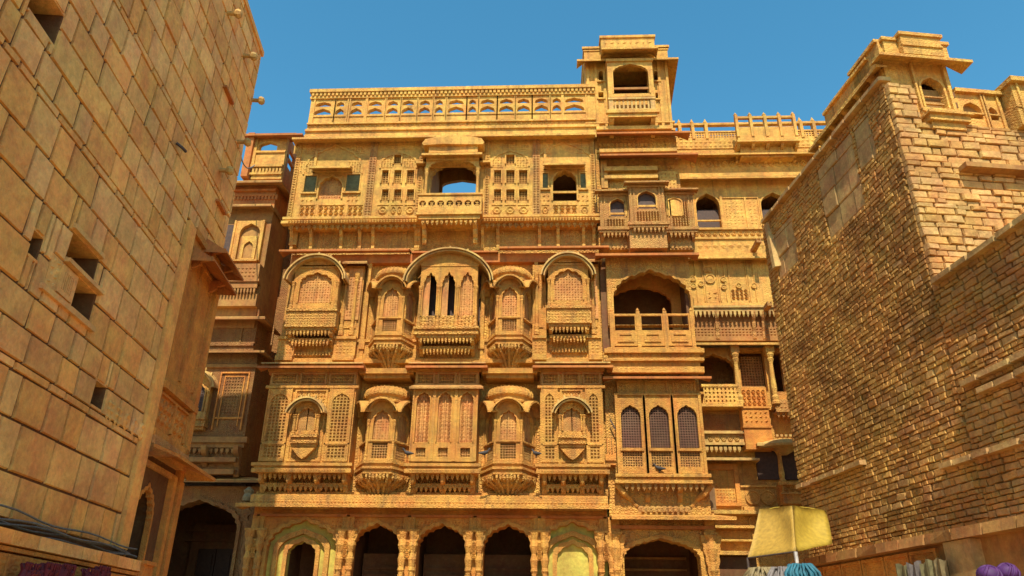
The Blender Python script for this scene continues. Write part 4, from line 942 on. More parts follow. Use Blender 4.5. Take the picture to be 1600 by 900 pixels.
# small things on the mansion
b = MB(); b.tube([(XR+.15,YM-.3,gz(655,YM-.3,943)),(XR+.42,YM-.35,gz(690,YM-.3,960))],.018,5); tag(b.build('iron_rod','iron'),'slanting thin iron rod in the dark gap beside the mansion right bay','rod')
b = MB(); z0 = gz(716,YM,950); b.box(XR-.02,WX0+.1,YM-.45,YM+.5,z0-.15,z0); b.box(XR-.02,WX0+.1,YM-.4,YM+.5,z0-.25,z0-.15)
for i in range(3): b.box(XR+.03+i*.07,XR+.06+i*.07,YM-.42,YM-.38,z0,z0+.42)
b.build('gap_balcony', 'orange', H)

# ================================================================== RIGHT HAVELI
H2 = thing('side_mansion', 'sunlit mansion front on the right, half hidden behind the rubble wall, with round-panelled storey', 'mansion', (0,0,0))
YR = 21.0
def G(px, py, Y=None): Y = Y or YR; return gx(px, py, Y), gz(py, Y, px)
x0, x1 = 4.1, 12.5
def Z2(py): return gz(py, YR, 1150)
aR = [arch((gx(1088,330,YR)+gx(1125,330,YR))/2, gx(1125,330,YR)-gx(1088,330,YR), Z2(357), Z2(322), Z2(302), 0), arch(gx(1190,330,YR)+.42, .84, Z2(350), Z2(322), Z2(302), 0)]
MB().prism(rect(x0,x1,Z2(400),Z2(275)), YR, YR+.2, aR).build('upper_wall', 'stone', H2)
for i, h in enumerate(aR):
    xs=[p[0] for p in h]; f = MB(); frame_around(f, h, .04, YR-.03, YR); zz = Z2(343); f.box(min(xs),max(xs),YR+.03,YR+.08,zz-.03,zz+.02); f.build('window_frame', 'stone', H2)
    room(H2, min(xs), max(xs), Z2(357), Z2(302), YR+.2, YR+1.2, 'dim')
    q = MB(); q.box(min(xs),max(xs),YR+.22,YR+.25,Z2(357),Z2(322)); q.build('shutter', 'wood', H2)
b = MB(); 
for a, c in ((1130,1165),(1168,1186)):
    h = rect(gx(a,335,YR),gx(c,335,YR),Z2(356),Z2(310)); frame_around(b, h, .03, YR-.035, YR); b.relief(h[0][0]+.05,h[1][0]-.05,Z2(352),Z2(314),YR-.001,.13,.02,2)
b.box(gx(1127,330,YR)-.02,gx(1127,330,YR)+.06,YR-.05,YR,Z2(357),Z2(306)); b.build('relief_panel', 'stone', H2)
b = MB(); b.mould(x0,x1,YR,[(Z2(360),Z2(357),.08),(Z2(374),Z2(371),.05)]); b.relief(x0+.3,x0+3.2,Z2(370),Z2(361),YR-.001,.19,.04,1); b.relief(x0+.3,x0+3.2,Z2(390),Z2(378),YR-.001,.24,.04,0); b.build('string_course', 'stone', H2)
for (py, ov, th) in ((240,.45,.2),(277,.4,.2),(402,.35,.12)):
    z = gz(py, YR-ov, 1150); b = MB(); b.chhajja(x0, x1, YR, YR-ov, z+th, z+.03, .06, .0, False, False); b.box(x0,x1,YR-.18,YR,z+th-.02,z+th+.12); b.build('eave', 'stone', H2)
b = MB(); b.relief(x0+.6,x1-3,Z2(262),Z2(250),YR-.001,.25,.04,1); b.box(x0,x1,YR+.01,YR+2.5,Z2(275),Z2(232)); b.box(x0,x1,YR+.2,YR+.4,Z2(400),Z2(357)); b.box(x0,x1,YR+1.3,YR+3,3,Z2(275)); b.build('wall', 'stone', H2)
# roof parapet
b = MB(); b.box(x0,x1,YR-.02,YR+.15,Z2(232),Z2(217)); b.relief(x0,x1-3,Z2(231),Z2(219),YR-.02,.16,.03,0); b.build('parapet_base', 'stone', H2)
j = MB(); j.jali(x0+.2,x1,Z2(215),Z2(205),YR+.02,.09,.4,.05); j.box(x0,x1,YR-.02,YR+.1,Z2(217),Z2(215)); j.box(x0,x1,YR-.03,YR+.12,Z2(195),Z2(192)); j.box(x0,x1,YR,YR+.1,Z2(206),Z2(204)); j.build('parapet_lattice', 'stone', H2)
for px in (1062,1082,1103,1252,1272):
    xx = gx(px,200,YR); q = MB(); q.box(xx-.05,xx+.05,YR-.05,YR+.15,Z2(217),Z2(192)); q.lathe(xx,YR+.05,[(.06,Z2(192)),(.08,Z2(190)),(.04,Z2(187)),(.01,Z2(184))],6); q.build('parapet_post', 'stone', H2)
yq = YR-.6; qx0, qx1 = gx(1152,210,yq), gx(1246,210,yq); zq = lambda py: gz(py,yq,1198)
b = MB(); b.box(qx0,qx1,yq,YR,zq(220),zq(213)); b.box(qx0-.04,qx1+.04,yq-.05,YR,zq(222),zq(219)); b.box(qx0,qx1,yq+.03,yq+.08,zq(213),zq(197)); b.box(qx0,qx1,yq,yq+.1,zq(184),zq(181)); b.box(qx0+.1,qx1-.1,yq+.25,YR,zq(238),zq(222)); b.build('roof_balcony', 'stone', H2)
for i in range(5):
    xx = qx0+.03+(qx1-qx0-.06)*i/4; q = MB(); q.box(xx-.045,xx+.045,yq-.03,yq+.12,zq(213),zq(180)); q.lathe(xx,yq+.05,[(.05,zq(180)),(.07,zq(178)),(.03,zq(176)),(.01,zq(174))],6); q.build('railing_post', 'stone', H2)
    q = MB(); q.bracket(xx,.09,YR,yq+.05,zq(240),zq(222)); q.build('bracket', 'stone', H2)
# middle storey with discs
za, zb_ = Z2(478), Z2(404)
b = MB(); b.box(x0,x1,YR,YR+.3,za,zb_+.1); b.build('middle_wall', 'stone', H2)
b = MB()
for a, c in ((1088,1098),(1102,1120),(1124,1132),(1140,1166),(1170,1178)):
    h = rect(gx(a,440,YR),gx(c,440,YR),za+.15,zb_-.12); frame_around(b, h, .025, YR-.035, YR)
b.build('panel_frame', 'stone', H2)
for px, py in ((1082,436),(1083,447),(1102,422),(1108,422),(1130,437),(1131,449),(1154,447),(1178,447),(1095,478-34),(1109,436)):
    xx, zz = G(px, py); q = MB(); q.M = Matrix.Translation((xx, YR, zz)) @ Matrix.Rotation(R(90), 4, 'X'); r_ = .09 if (px,py)!=(1109,436) else .16
    q.lathe(0,0,[(r_,-.0),(r_,.05),(r_*.75,.05),(r_*.7,.02),(.01,.04)],12); q.build('disc', 'stone', H2)
b = MB(); b.relief(gx(1140,440,YR),gx(1166,440,YR),za+.2,za+.55,YR-.001,.13,.035,1); b.relief(gx(1102,440,YR),gx(1120,440,YR),za+.2,za+.5,YR-.001,.14,.035,2); b.build('relief_panel', 'carved', H2)
yc = YR-.3
b = MB(); z = gz(486,yc,1150); b.box(x0,x1,yc,YR,z,z+.14); b.box(x0,x1,yc-.05,YR,z+.1,z+.16); b.teeth(x0+.1,x0+3.6,yc+.04,z-.2,z,28,.6,.06); b.build('teeth_row', 'pale', H2, kind='stuff')
b = MB(); b.box(x0,x1,YR-.1,YR+.3,Z2(534),z-.0); b.relief(x0+.2,x0+3.4,Z2(527),Z2(514),YR-.1,.1,.035,0); b.relief(x0+.2,x0+3.4,Z2(513),Z2(503),YR-.1,.12,.03,2); b.build('lattice_band', 'dimplain', H2)
for px in (1118,1175,1190):
    xx = gx(px,505,YR); q = MB(); q.bracket(xx,.1,YR-.1,yc,Z2(532),z); q.build('bracket', 'brown', H2)
z = gz(536,YR-.45,1150); b = MB(); b.chhajja(x0,x1,YR-.05,YR-.45,z+.14,z+.02,.07,0,False,False); b.build('eave', 'stone', H2)
for px, py in ((1176,392),(1192,488)):
    xx, zz = G(px, py); q = MB(); q.box(xx-.07,xx+.07,YR-.75,YR,zz-.1,zz-.03); q.box(xx-.07,xx-.04,YR-.75,YR,zz-.03,zz+.03); q.box(xx+.04,xx+.07,YR-.75,YR,zz-.03,zz+.03); q.build('water_spout', 'brown', H2)
# gallery storey
zg0, zg1 = Z2(636), Z2(545)
ag = [arch(gx(1118,590,YR), 1.15, Z2(612), Z2(575), Z2(552), 9, .07), rect(gx(1158,590,YR),gx(1198,590,YR),Z2(612),Z2(549)), rect(gx(1209,590,YR),gx(1225,590,YR),Z2(612),Z2(552))]
MB().prism(rect(x0,x0+4.2,Z2(640),z+.02), YR, YR+.2, ag).build('gallery_wall', 'warm', H2)
room(H2, x0+.1, x0+4.2, Z2(640), z, YR+.201, YR+1.25, 'dim')
q = MB(); q.jali(gx(1158,590,YR),gx(1198,590,YR),Z2(612),Z2(552),YR+.3,.08,.5,.03); q.build('lattice_screen', 'dimplain', H2)
for px in (1152, 1207):
    xx = gx(px,590,YR-.2); c = MB(); c.lathe(xx,YR-.22,[(r_*1.1, Z2(635)+z_) for r_, z_ in column_prof(Z2(556)-Z2(635), .07)],10); c.box(xx-.12,xx+.12,YR-.32,YR-.0,Z2(556),Z2(545)); c.build('column', 'stone', H2)
b = MB(); ya = YR-.25; xa, xb = gx(1097,620,ya), gx(1156,620,ya); b.add([(xa+.0,ya,Z2(636)),(xb,ya,Z2(636)),(xb,ya+.1,Z2(608)),(xa+.1,ya+.1,Z2(608))],[(0,1,2,3)]); b.jali(xa+.05,xb,Z2(634),Z2(609),ya-.03,.11,.45,.04,True); b.box(xa-.05,xb+.05,ya-.08,YR,Z2(640),Z2(635)); b.box(xa,xb,ya-.05,ya+.1,Z2(609),Z2(605)); b.build('pierced_railing', 'stone', H2)
xa, xb = gx(1159,640,ya), gx(1201,640,ya)
b = MB(); b.box(xa,xb,ya,YR+.1,Z2(705),Z2(609)); b.relief(xa+.03,xb-.03,Z2(638),Z2(612),ya,.15,.04,1); b.relief(xa+.03,xb-.03,Z2(665),Z2(645),ya,.13,.04,2); b.box(xa-.03,xb+.03,ya-.04,YR,Z2(642),Z2(639)); b.box(xa-.03,xb+.03,ya-.04,YR,Z2(672),Z2(669)); b.build('projecting_bay', 'orange', H2)
xa, xb = gx(1212,640,ya), gx(1250,640,ya)
b = MB(); b.box(xa,xb,ya,YR+.1,Z2(645),Z2(628)); b.box(xa,xb,ya-.06,YR,Z2(648),Z2(643)); b.teeth(xa,xb,ya+.05,Z2(656),Z2(648),5,.6,.05); b.relief(xa,xb,Z2(643),Z2(630),ya,.12,.03,0); b.build('small_balcony', 'brown', H2)
# lower storeys
b = MB(); xm = gx(1160,680,YR)
b.box(x0,x0+4.5,YR+.15,YR+.45,2.9,Z2(640)); b.build('lower_wall', 'warm', H2)
b = MB(); b.box(x0+.1,xm,YR+.1,YR+.16,Z2(676),Z2(646)); b.build('shadowed_panel', 'dim', H2)
b = MB(); b.mould(x0,xm,YR+.15,[(Z2(680),Z2(676),.35),(Z2(697),Z2(693),.3)]); b.box(x0,xm,YR-.1,YR+.15,Z2(697),Z2(680)); b.relief(x0+.3,xm-.1,Z2(692),Z2(682),YR-.1,.18,.04,1); b.teeth(x0+.2,xm-.1,YR-.1,Z2(709),Z2(700),8,.7,.05); b.build('railing_band', 'pale', H2)
z = gz(716,YR-.4,1135); b = MB(); b.chhajja(x0,xm+.1,YR+.1,YR-.35,z+.13,z+.02,.06,.2,False,True); b.build('eave', 'pale', H2)
b = MB(); h = rect(gx(1104,760,YR),gx(1150,760,YR),Z2(785),Z2(733)); b.prism(rect(h[0][0]-.12,h[1][0]+.12,Z2(790),Z2(724)), YR+.06, YR+.15, [h]); b.relief(h[0][0],h[1][0],Z2(784),Z2(735),YR+.149,.09,.02,2); b.build('panel_frame', 'orange', H2)
# window with column under a pale awning slab
wx0, wx1 = gx(1184,730,YR), gx(1250,730,YR)
q = MB(); q.box(wx0,wx1,YR+.08,YR+.14,Z2(748),Z2(700)); q.build('dark_window', 'wood', H2)
c = MB(); c.lathe(gx(1220,730,YR-.1),YR-.1,[(r_*1.1,Z2(760)+z_) for r_,z_ in column_prof(Z2(700)-Z2(760),.07)],10); c.tube([(gx(1220,705,YR),YR-.1,Z2(712)),(gx(1207,700,YR),YR-.15,Z2(700))],.03,5); c.tube([(gx(1220,705,YR),YR-.1,Z2(712)),(gx(1234,700,YR),YR-.15,Z2(700))],.03,5); c.build('column', 'stone', H2)
b = MB(); b.chhajja(wx0+.2,wx1+.3,YR,YR-.4,Z2(690),Z2(697),.08,.25); b.teeth(wx0+.5,wx1+.2,YR-.2,Z2(688),Z2(682),7,.6,.06); b.build('awning_slab', 'pale', H2)
xc_ = gx(1222,695,YR); b = MB(); b.lathe(xc_, YR-.1, [(.72,Z2(703)),(.74,Z2(700)),(.6,Z2(694)),(.35,Z2(690)),(.02,Z2(688))], 16, 1, .8); b.lathe(xc_, YR-.1, [(.08,Z2(712)),(.3,Z2(704)),(.5,Z2(701)),(.02,Z2(700))], 12, 1, .8); b.build('stone_canopy', 'pale', H2)
b = MB(); xa = gx(1222,765,YR-.4); b.box(xa,xa+1.3,YR-.4,YR+.2,Z2(790),Z2(757)); b.mould(xa,xa+1.3,YR-.4,[(Z2(762),Z2(757),.08),(Z2(776),Z2(773),.05)],1); b.relief(xa+.05,xa+1.2,Z2(772),Z2(763),YR-.4,.14,.04,1); b.build('window_base', 'warm', H2)
b = MB(); b.mould(wx0-.5,wx1,YR+.15,[(Z2(760),Z2(757),.06),(Z2(800),Z2(792),.2)]); b.build('string_course', 'stone', H2)
for px, py in ((1178,776),(1202,776),(1183,816),(1240,640)):
    xx, zz = G(px, py); q = MB(); q.M = Matrix.Translation((xx, YR+.15, zz)) @ Matrix.Rotation(R(90), 4, 'X'); q.lathe(0,0,[(.2,0),(.2,.05),(.16,.05),(.15,.02),(.01,.03)],14); q.build('disc', 'warm', H2)
z = gz(799,YR-.2,1140); b = MB(); b.box(x0,xm+.5,YR-.2,YR+.15,z-.06,z+.04)
b.mould(x0,xm,YR+.15,[(Z2(826),Z2(822),.3),(Z2(846),Z2(843),.2),(Z2(868),Z2(862),.35)]); b.build('string_course', 'stone', H2)
b = MB(); b.box(x0+.2,xm,YR+.05,YR+.16,2.2,Z2(870)); b.build('shadowed_panel', 'room', H2)

# ================================================================== LEFT HAVELI (recessed, mostly shaded)
H3 = thing('shaded_mansion', 'brown mansion in shade between the block wall and the central mansion, with roof turret', 'mansion', (0,0,0))
YL_ = 20.9
def Z3(py, Y=None, px=360): return gz(py, Y or YL_, px)
LX0, LX1 = -13.0, -8.15
bA = arch(gx(300,850,YL_)+.0, 2.35, .25, Z3(825), Z3(781), 13, .06)
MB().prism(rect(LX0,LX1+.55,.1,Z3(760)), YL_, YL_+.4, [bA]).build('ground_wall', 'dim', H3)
room(H3, -11.6, -8.2, .1, Z3(765), YL_+.401, YL_+3, 'room')
dr = MB(); dx = gx(335,850,YL_+2.5); dr.prism(rect(dx-.8,dx+.8,.1,4.6), YL_+2.7, YL_+2.8, [rect(dx-.55,dx+.55,.1,3.9)]); dr.mould(dx-1,dx+.9,YL_+2.7,[(4.1,4.18,.08),(4.4,4.46,.06)]); f = dr.build('door_frame', 'room', H3)
for s_ in (-1,1):
    q = MB(); a, c = (dx-.54, dx-.01) if s_ < 0 else (dx+.01, dx+.54); q.box(a,c,YL_+2.74,YL_+2.78,.1,3.9)
    for k in range(5): q.box(a+.08,c-.08,YL_+2.71,YL_+2.74,.3+k*.72,.85+k*.72)
    q.build('door_leaf', 'wood', f)
f = MB(); frame_around(f, bA, .09, YL_-.05, YL_); f.build('arch_moulding', 'dim', H3)
for x in (LX1+.15, LX1+.5):
    c = MB(); c.lathe(x, YL_-.12, [(.13,.1),(.13,.3),(.09,.45),(.10,2),(.09,3.0),(.13,3.15),(.10,3.3),(.15,3.6),(.12,3.8),(.16,4.2)], 10); c.box(x-.16,x+.16,YL_-.2,YL_,4.2,4.9); c.relief(x-.12,x+.12,4.3,4.8,YL_-.2,.2,.04,1); c.build('pillar', 'dim', H3)
def eave3(py, x1, Yw, ov, th=.16, mat='dimplain', ovs=None, lip=True):
    z = gz(py, Yw-ov, 380); b = MB(); b.chhajja(LX0, x1, Yw, Yw-ov, z+th, z+.03, .06, ovs or ov, False, True)
    e = b.build('eave', mat, H3)
    q = MB(); w_ = ovs or ov; q.prism([(x1,z+th),(x1+w_,z+.03),(x1+w_,z-.03),(x1,z+th-.06)], Yw+.002, Yw+1.0); q.build('eave_return', mat, H3)
    if lip: b = MB(); b.chhajja(LX0, x1, Yw, Yw-ov+.02, z+th+.03, z+.06, .028, (ovs or ov)-.02, False, True); b.build('eave_lip', 'pale', H3)
    return z
z1 = eave3(752, LX1+.0, YL_, .45)
Yf = YL_-.45
X1f = gx(392,620,Yf)
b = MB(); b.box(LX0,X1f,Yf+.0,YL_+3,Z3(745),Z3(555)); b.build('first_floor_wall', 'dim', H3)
b = MB(); b.mould(LX0,X1f,Yf,[(gz(693,Yf,360),gz(684,Yf,360),.14),(gz(700,Yf,360),gz(693,Yf,360),.06),(gz(575,Yf,360),gz(570,Yf,360),.06)],1); b.teeth(-11.5,X1f,Yf-.02,gz(711,Yf,360),gz(702,Yf,360),20,.6,.07); b.build('string_course', 'dimplain', H3)
for px in (322, 372):
    x = gx(px,715,Yf); q = MB(); q.bracket(x,.14,Yf+.1,Yf-.3,gz(745,Yf,360),gz(700,Yf,360)); q.build('bracket', 'dimplain', H3)
b = MB(); b.box(-11.5,X1f-.05,Yf-.22,Yf,gz(724,Yf,360),gz(717,Yf,360)); b.box(-11.5,X1f-.1,Yf-.12,Yf,gz(742,Yf,360),gz(734,Yf,360)); b.build('base_course', 'dimplain', H3)
h = rect(gx(340,630,Yf),gx(382,630,Yf),gz(672,Yf,360),gz(584,Yf,360)); b = MB(); frame_around(b, h, .04, Yf-.05, Yf); frame_around(b, rect(h[0][0]+.12,h[1][0]-.12,h[0][1]+.1,h[2][1]-.1), .03, Yf-.03, Yf); b.box(h[0][0],h[1][0],Yf-.04,Yf,gz(655,Yf,360),gz(652,Yf,360)); b.build('panel_frame', 'orange', H3)
b = MB(); b.jali(h[0][0]+.14,h[1][0]-.14,gz(648,Yf,360),h[2][1]-.12,Yf-.02,.09,.4,.02); b.build('lattice_screen', 'dim', H3)
wp = box_window(H3, gx(303,640,Yf), Yf, gz(655,Yf,303), .48, 1.15, .22, boxh=.34, brackets=False, rise=.95, roofR=.56, winmat='wood')
z2_ = eave3(549, gx(392,600,Yf), Yf+.05, .40, ovs=.38, lip=False)
b = MB(); Yg = Yf+.15; b.box(LX0,gx(400,520,Yg),Yg,YL_+3,Z3(560),Z3(490)); 
for k in range(4): b.box(-11+k*.95,-10.96+k*.95,Yg-.03,Yg,gz(540,Yg,360),gz(508,Yg,360))
b.mould(LX0,gx(400,520,Yg),Yg,[(gz(541,Yg,360),gz(537,Yg,360),.06)]); b.build('frieze', 'dim', H3)
z3_ = eave3(497, gx(402,500,Yg), Yg, .42, ovs=.40)
# second floor balcony
Yh = YL_-.34; xh = gx(412,420,Yh)
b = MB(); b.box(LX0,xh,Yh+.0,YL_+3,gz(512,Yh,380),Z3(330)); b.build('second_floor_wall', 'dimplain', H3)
b = MB(); b.box(LX0,xh,Yh-.3,Yh,gz(440,Yh-.3,380),gz(412,Yh-.3,380)); b.mould(LX0,xh,Yh-.3,[(gz(441,Yh-.3,380),gz(437,Yh-.3,380),.07),(gz(450,Yh-.3,380),gz(441,Yh-.3,380),.02)],1); b.relief(-11,xh-.1,gz(434,Yh-.3,380),gz(416,Yh-.3,380),Yh-.3,.12,.03,0); b.teeth(-11.3,xh,Yh-.26,gz(461,Yh-.3,380),gz(451,Yh-.3,380),26,.6,.06); b.box(LX0,xh+.02,Yh-.2,Yh,gz(482,Yh,380),gz(462,Yh,380)); b.build('balcony', 'dimplain', H3)
b = MB(); xx0, xx1 = gx(372,375,Yh), gx(410,375,Yh); zz0, zz1 = gz(410,Yh,390), gz(352,Yh,390)
b.prism(rect(xx0-.1,xx1,zz0,zz1+.1), Yh-.12, Yh, [arch((xx0+xx1)/2, (xx1-xx0)*.82, zz0+.05, zz1-.35, zz1, 0)]); b.prism(rect(xx0+.14,xx1-.14,zz0+.06,zz1-.42), Yh-.06, Yh, [arch((xx0+xx1)/2,(xx1-xx0)*.38,zz0+.12,zz0+.5,zz0+.72,0)]); b.box(xx0-.14,xx0-.08,Yh-.16,Yh,zz0,zz1+.1); b.box(xx1-.02,xx1+.05,Yh-.16,Yh,zz0,zz1+.1); b.build('window_surround', 'stone', H3)
q = MB(); q.box(gx(338,370,Yh),xx0-.2,Yh-.03,Yh+.01,gz(400,Yh,350),gz(352,Yh,350)); q.build('dark_window', 'wood', H3)
zz = eave3(321, gx(415,330,YL_-.1), YL_-.2, .48, ovs=.40)
b = MB(); b.box(LX0,gx(432,300,YL_-.2),YL_-.2,YL_+3,Z3(330),Z3(290)); b.mould(LX0,gx(432,300,YL_-.2),YL_-.2,[(Z3(306),Z3(303),.1),(Z3(313),Z3(310),.05)]); b.dentils(-11,-8.7,YL_-.2,Z3(318),Z3(311),20,.04); b.build('upper_frieze', 'red', H3)
zz = eave3(284, gx(433,290,YL_-.1), YL_-.2, .42, ovs=.36)
# roof turret
Yu = YL_-.1; ux0, ux1 = gx(397,250,Yu), gx(444,250,Yu)
o1 = arch((gx(405,230,Yu)+gx(433,230,Yu))/2, gx(433,230,Yu)-gx(405,230,Yu), Z3(241), Z3(232), Z3(225), 3, .05)
MB().prism(rect(ux0,ux1,Z3(283),Z3(214)), Yu, Yu+.16, [o1]).build('turret_wall', 'stone', H3)
b = MB(); b.mould(ux0-.12,ux1,Yu,[(Z3(266),Z3(262),.1),(Z3(277),Z3(274),.06),(Z3(243),Z3(240),.05)]); b.dentils(ux0,ux1,Yu,Z3(274),Z3(267),9,.06); b.box(ux0-.06,ux0+.04,Yu-.06,Yu,Z3(262),Z3(214)); b.build('turret_course', 'stone', H3)
o2 = [(Yu+.35+x*1, z) for x, z in ((0,Z3(255)),(.55,Z3(255)),(.55,Z3(235)),(.28,Z3(228)),(0,Z3(235)))]
b = MB(); b.box(ux1-.1,ux1,Yu+.16,Yu+.35,Z3(283),Z3(214)); b.box(ux1-.1,ux1,Yu+.9,Yu+1.6,Z3(283),Z3(214)); b.box(ux1-.1,ux1,Yu+.35,Yu+.9,Z3(283),Z3(255)); b.box(ux1-.1,ux1,Yu+.35,Yu+.9,Z3(229),Z3(214)); b.box(ux1-.1,ux1,Yu+.16,Yu+1.6,Z3(243),Z3(240))
b.build('turret_side', 'red', H3)  # unlit turret flank: reddish shade put into its stone colour
z = gz(210, Yu-.3, 420); b = MB(); b.chhajja(ux0-.3,ux1+.3,Yu+.1,Yu-.3,z+.12,z+.03,.06,.3); b.box(ux0-.6,ux1+.3,Yu-.1,Yu+.3,z+.1,z+.2); b.build('turret_roof', 'red', H3)
b = MB(); b.box(gx(378,250,Yu-.3),ux0-.05,Yu-.2,Yu+.5,Z3(283),Z3(216)); b.build('turret_side', 'red', H3)
# narrow slot wall joining the two mansions
b = MB(); b.box(LX1-.6,XL+.1,YL_+1.1,YL_+3,.1,16.3); b.box(LX1+.2,XL+.1,YM+.9,YL_+1.1,.1,4.9); b.build('joining_wall', 'dim', H3)

# ================================================================== STONE PIECES
def stone_mesh(name, mat, rough_, inset=.06, ang=.0):
    r = random.uniform; j = lambda a: r(-a, a)
    c = [(-.5,-.5),(.5,-.5),(.5,.5),(-.5,.5)]
    if ang: c = [(x*(1-abs(j(ang))), z*(1-abs(j(ang)))) for x, z in c]
    vs = [(x, .5, z) for x, z in c] + [(x, -.30+j(rough_), z) for x, z in c] + [(x*(1-2*inset)+j(rough_*.3), -.5+j(rough_), z*(1-2*inset*1.6)+j(rough_*.3)) for x, z in c]
    fs = [(i, (i+1)%4, (i+1)%4+4, i+4) for i in range(4)] + [(i+4, (i+1)%4+4, (i+1)%4+8, i+8) for i in range(4)]
    if rough_ > .1: vs.append((j(.15), -.5-abs(j(rough_)), j(.15))); fs += [(i+8, (i+1)%4+8, 12) for i in range(4)]
    else: fs.append((8,9,10,11))
    me = bpy.data.meshes.new(name); me.from_pydata(vs, [], fs); me.materials.append(M[mat]); return me, vs, fs
def subtract(rects, hole):
    out = []; hx0, hx1, hz0, hz1 = hole
    for (a, b, c, d) in rects:
        if b <= hx0 or a >= hx1 or d <= hz0 or c >= hz1: out.append((a,b,c,d)); continue
        if a < hx0: out.append((a, hx0, c, d))
        if b > hx1: out.append((hx1, b, c, d))
        m0, m1 = max(a, hx0), min(b, hx1)
        if c < hz0: out.append((m0, m1, c, hz0))
        if d > hz1: out.append((m0, m1, hz1, d))
    return out
def masonry(x0, x1, z0, z1, hrange, wrange, holes=(), rng=None, thin=()):
    rng = rng or random; out = []; z = z0
    while z < z1-.04:
        h = rng.uniform(*hrange)
        for t in list(thin):
            if z > t: h = .12; thin = [q for q in thin if q != t]
        if z+h > z1-.06: h = z1-z
        x = x0-rng.uniform(0, wrange[0])
        while x < x1:
            wd = rng.uniform(*wrange); a, b = max(x, x0), min(x+wd, x1)
            if b-a > .05: out.append((a, b, z, z+h))
            x += wd
        z += h
    for hh in holes: out = subtract(out, hh)
    return [r for r in out if r[1]-r[0] > .05 and r[3]-r[2] > .035]
def lay(parent, rects, meshes, gap, depth, name, mat, jit=.02, limit=300, score=None, massmat=None, tilt=0, gapx=1):
    key = score or (lambda r: 0)
    rects = sorted(rects, key=key, reverse=True)
    for r in rects[:limit]:
        me = random.choice(meshes)[0]; o = bpy.data.objects.new(name, me); COL.objects.link(o); o.parent = parent
        d_ = depth+random.uniform(-jit, jit)
        o.location = ((r[0]+r[1])/2, -d_/2, (r[2]+r[3])/2); o.scale = (r[1]-r[0]-gap*gapx, d_, r[3]-r[2]-gap)
        o.rotation_euler = (0, random.uniform(-tilt, tilt), 0)
    if len(rects) > limit:
        V = []; Fc = []
        for r in rects[limit:]:
            _, vs, fs = random.choice(meshes); o_ = len(V); d_ = depth+random.uniform(-jit, jit); t = random.uniform(-tilt, tilt); ct, st = math.cos(t), math.sin(t)
            for x, y, z in vs:
                X, Zz = x*(r[1]-r[0]-gap*gapx), z*(r[3]-r[2]-gap)
                V.append((ct*X+st*Zz+(r[0]+r[1])/2, y*d_-d_/2, -st*X+ct*Zz+(r[2]+r[3])/2))
            Fc += [tuple(i+o_ for i in f) for f in fs]
        me = bpy.data.meshes.new(name+'_mass'); me.from_pydata(V, [], Fc); me.materials.append(M[massmat or mat]); o = bpy.data.objects.new(name+'_mass', me); COL.objects.link(o); o.parent = parent; o['kind'] = 'stuff'
def px_size(parent_mat, r):
    p = parent_mat @ Vector(((r[0]+r[1])/2, 0, (r[2]+r[3])/2)); q = parent_mat @ Vector((r[1], 0, (r[2]+r[3])/2)); s_ = parent_mat @ Vector(((r[0]+r[1])/2, 0, r[3]))
    def pj(v): d_ = v-EYE; zz = max(.2, d_.dot(fwd)); return 800+F*d_.dot(RX)/zz, 450-F*d_.dot(UX)/zz
    a, b, c = pj(p), pj(q), pj(s_)
    ins = -30 < a[0] < 1630 and -30 < a[1] < 930 and (p-EYE).dot(fwd) > .5
    ar = abs((b[0]-a[0])*(c[1]-a[1])-(b[1]-a[1])*(c[0]-a[0]))
    return ar if ins else ar*1e-6

# ================================================================== LEFT HOUSE of squared blocks
AZL = R(-6.72)
HL = thing('block_wall_house', 'tall house wall of big squared sandstone blocks filling the left edge, with small square windows', 'house', (-7.60, 15.0, 0), math.pi/2-AZL)
MW = Matrix.Translation((-7.60, 15.0, 0)) @ Matrix.Rotation(math.pi/2-AZL, 4, 'Z')
TOPL = 15.3
win = [(-8.3,-7.62,8.62,9.16), (-6.82,-6.58,5.95,6.29), (-5.98,-5.10,6.33,6.74), (-5.50,-4.92,5.78,6.24), (-4.26,-3.87,4.71,5.09)]
bk = MB(); bk.prism(rect(-14,0,2.3,TOPL-.05), -.185, .5, [rect(*h) for h in win]+[arch(-1.35, .95, 2.31, 3.45, 4.05, 9, .07)]); bk.build('backing_wall', 'ashlar_mortar', HL)
bk = MB(); bk.box(-14,0,.5,3.5,0,TOPL-.1); bk.build('house_core', 'ashlar_mortar', HL)
for h in win:
    b = MB(); b.box(h[0]-.03,h[1]+.03,.35,.45,h[2]-.03,h[3]+.03); b.build('window_shutter', 'wood', HL)
    b = MB(); b.box(h[0],h[1],-.22,.35,h[2]-.03,h[2]+.005); b.build('window_sill', 'ashlar', HL)
    b = MB(); b.box(h[0]-.02,h[1]+.02,-.2,.3,h[3]-.005,h[3]+.04); b.build('window_lintel', 'ashlar', HL)
meshesL = [stone_mesh('block', 'ashlar', .03, .010) for _ in range(8)]
grill = (-6.28, -5.50, 5.78, 6.24); frm = (-6.36, -4.86, 5.70, 6.30)
notch = [(-2.3,-1.86,2.3,9.1), (-1.86,.1,2.3,9.1)]
rl = masonry(-10.5, 0, 2.85, TOPL, (.40,.62), (.34,.92), win+[grill]+notch, random.Random(5), thin=(4.15,7.3,10.3))
lay(HL, rl, meshesL, .032, .22, 'block', 'ashlar', .008, 300, lambda r: px_size(MW, r), tilt=.006, gapx=1.7)
b = MB(); b.box(grill[0],grill[1],-.2,-.1,grill[2],grill[3]); 
b.prism(rect(-6.0,-5.56,5.8,6.2), -.23, -.2, [rect(-5.92,-5.64,5.87,6.13)])
for k in range(6): b.box(-5.9+k*.048,-5.88+k*.048,-.235,-.2,5.87,6.13)
b.relief(-6.26,-6.02,5.8,6.22,-.2,.1,.03,2); b.build('stone_grille', 'ashlar', HL)
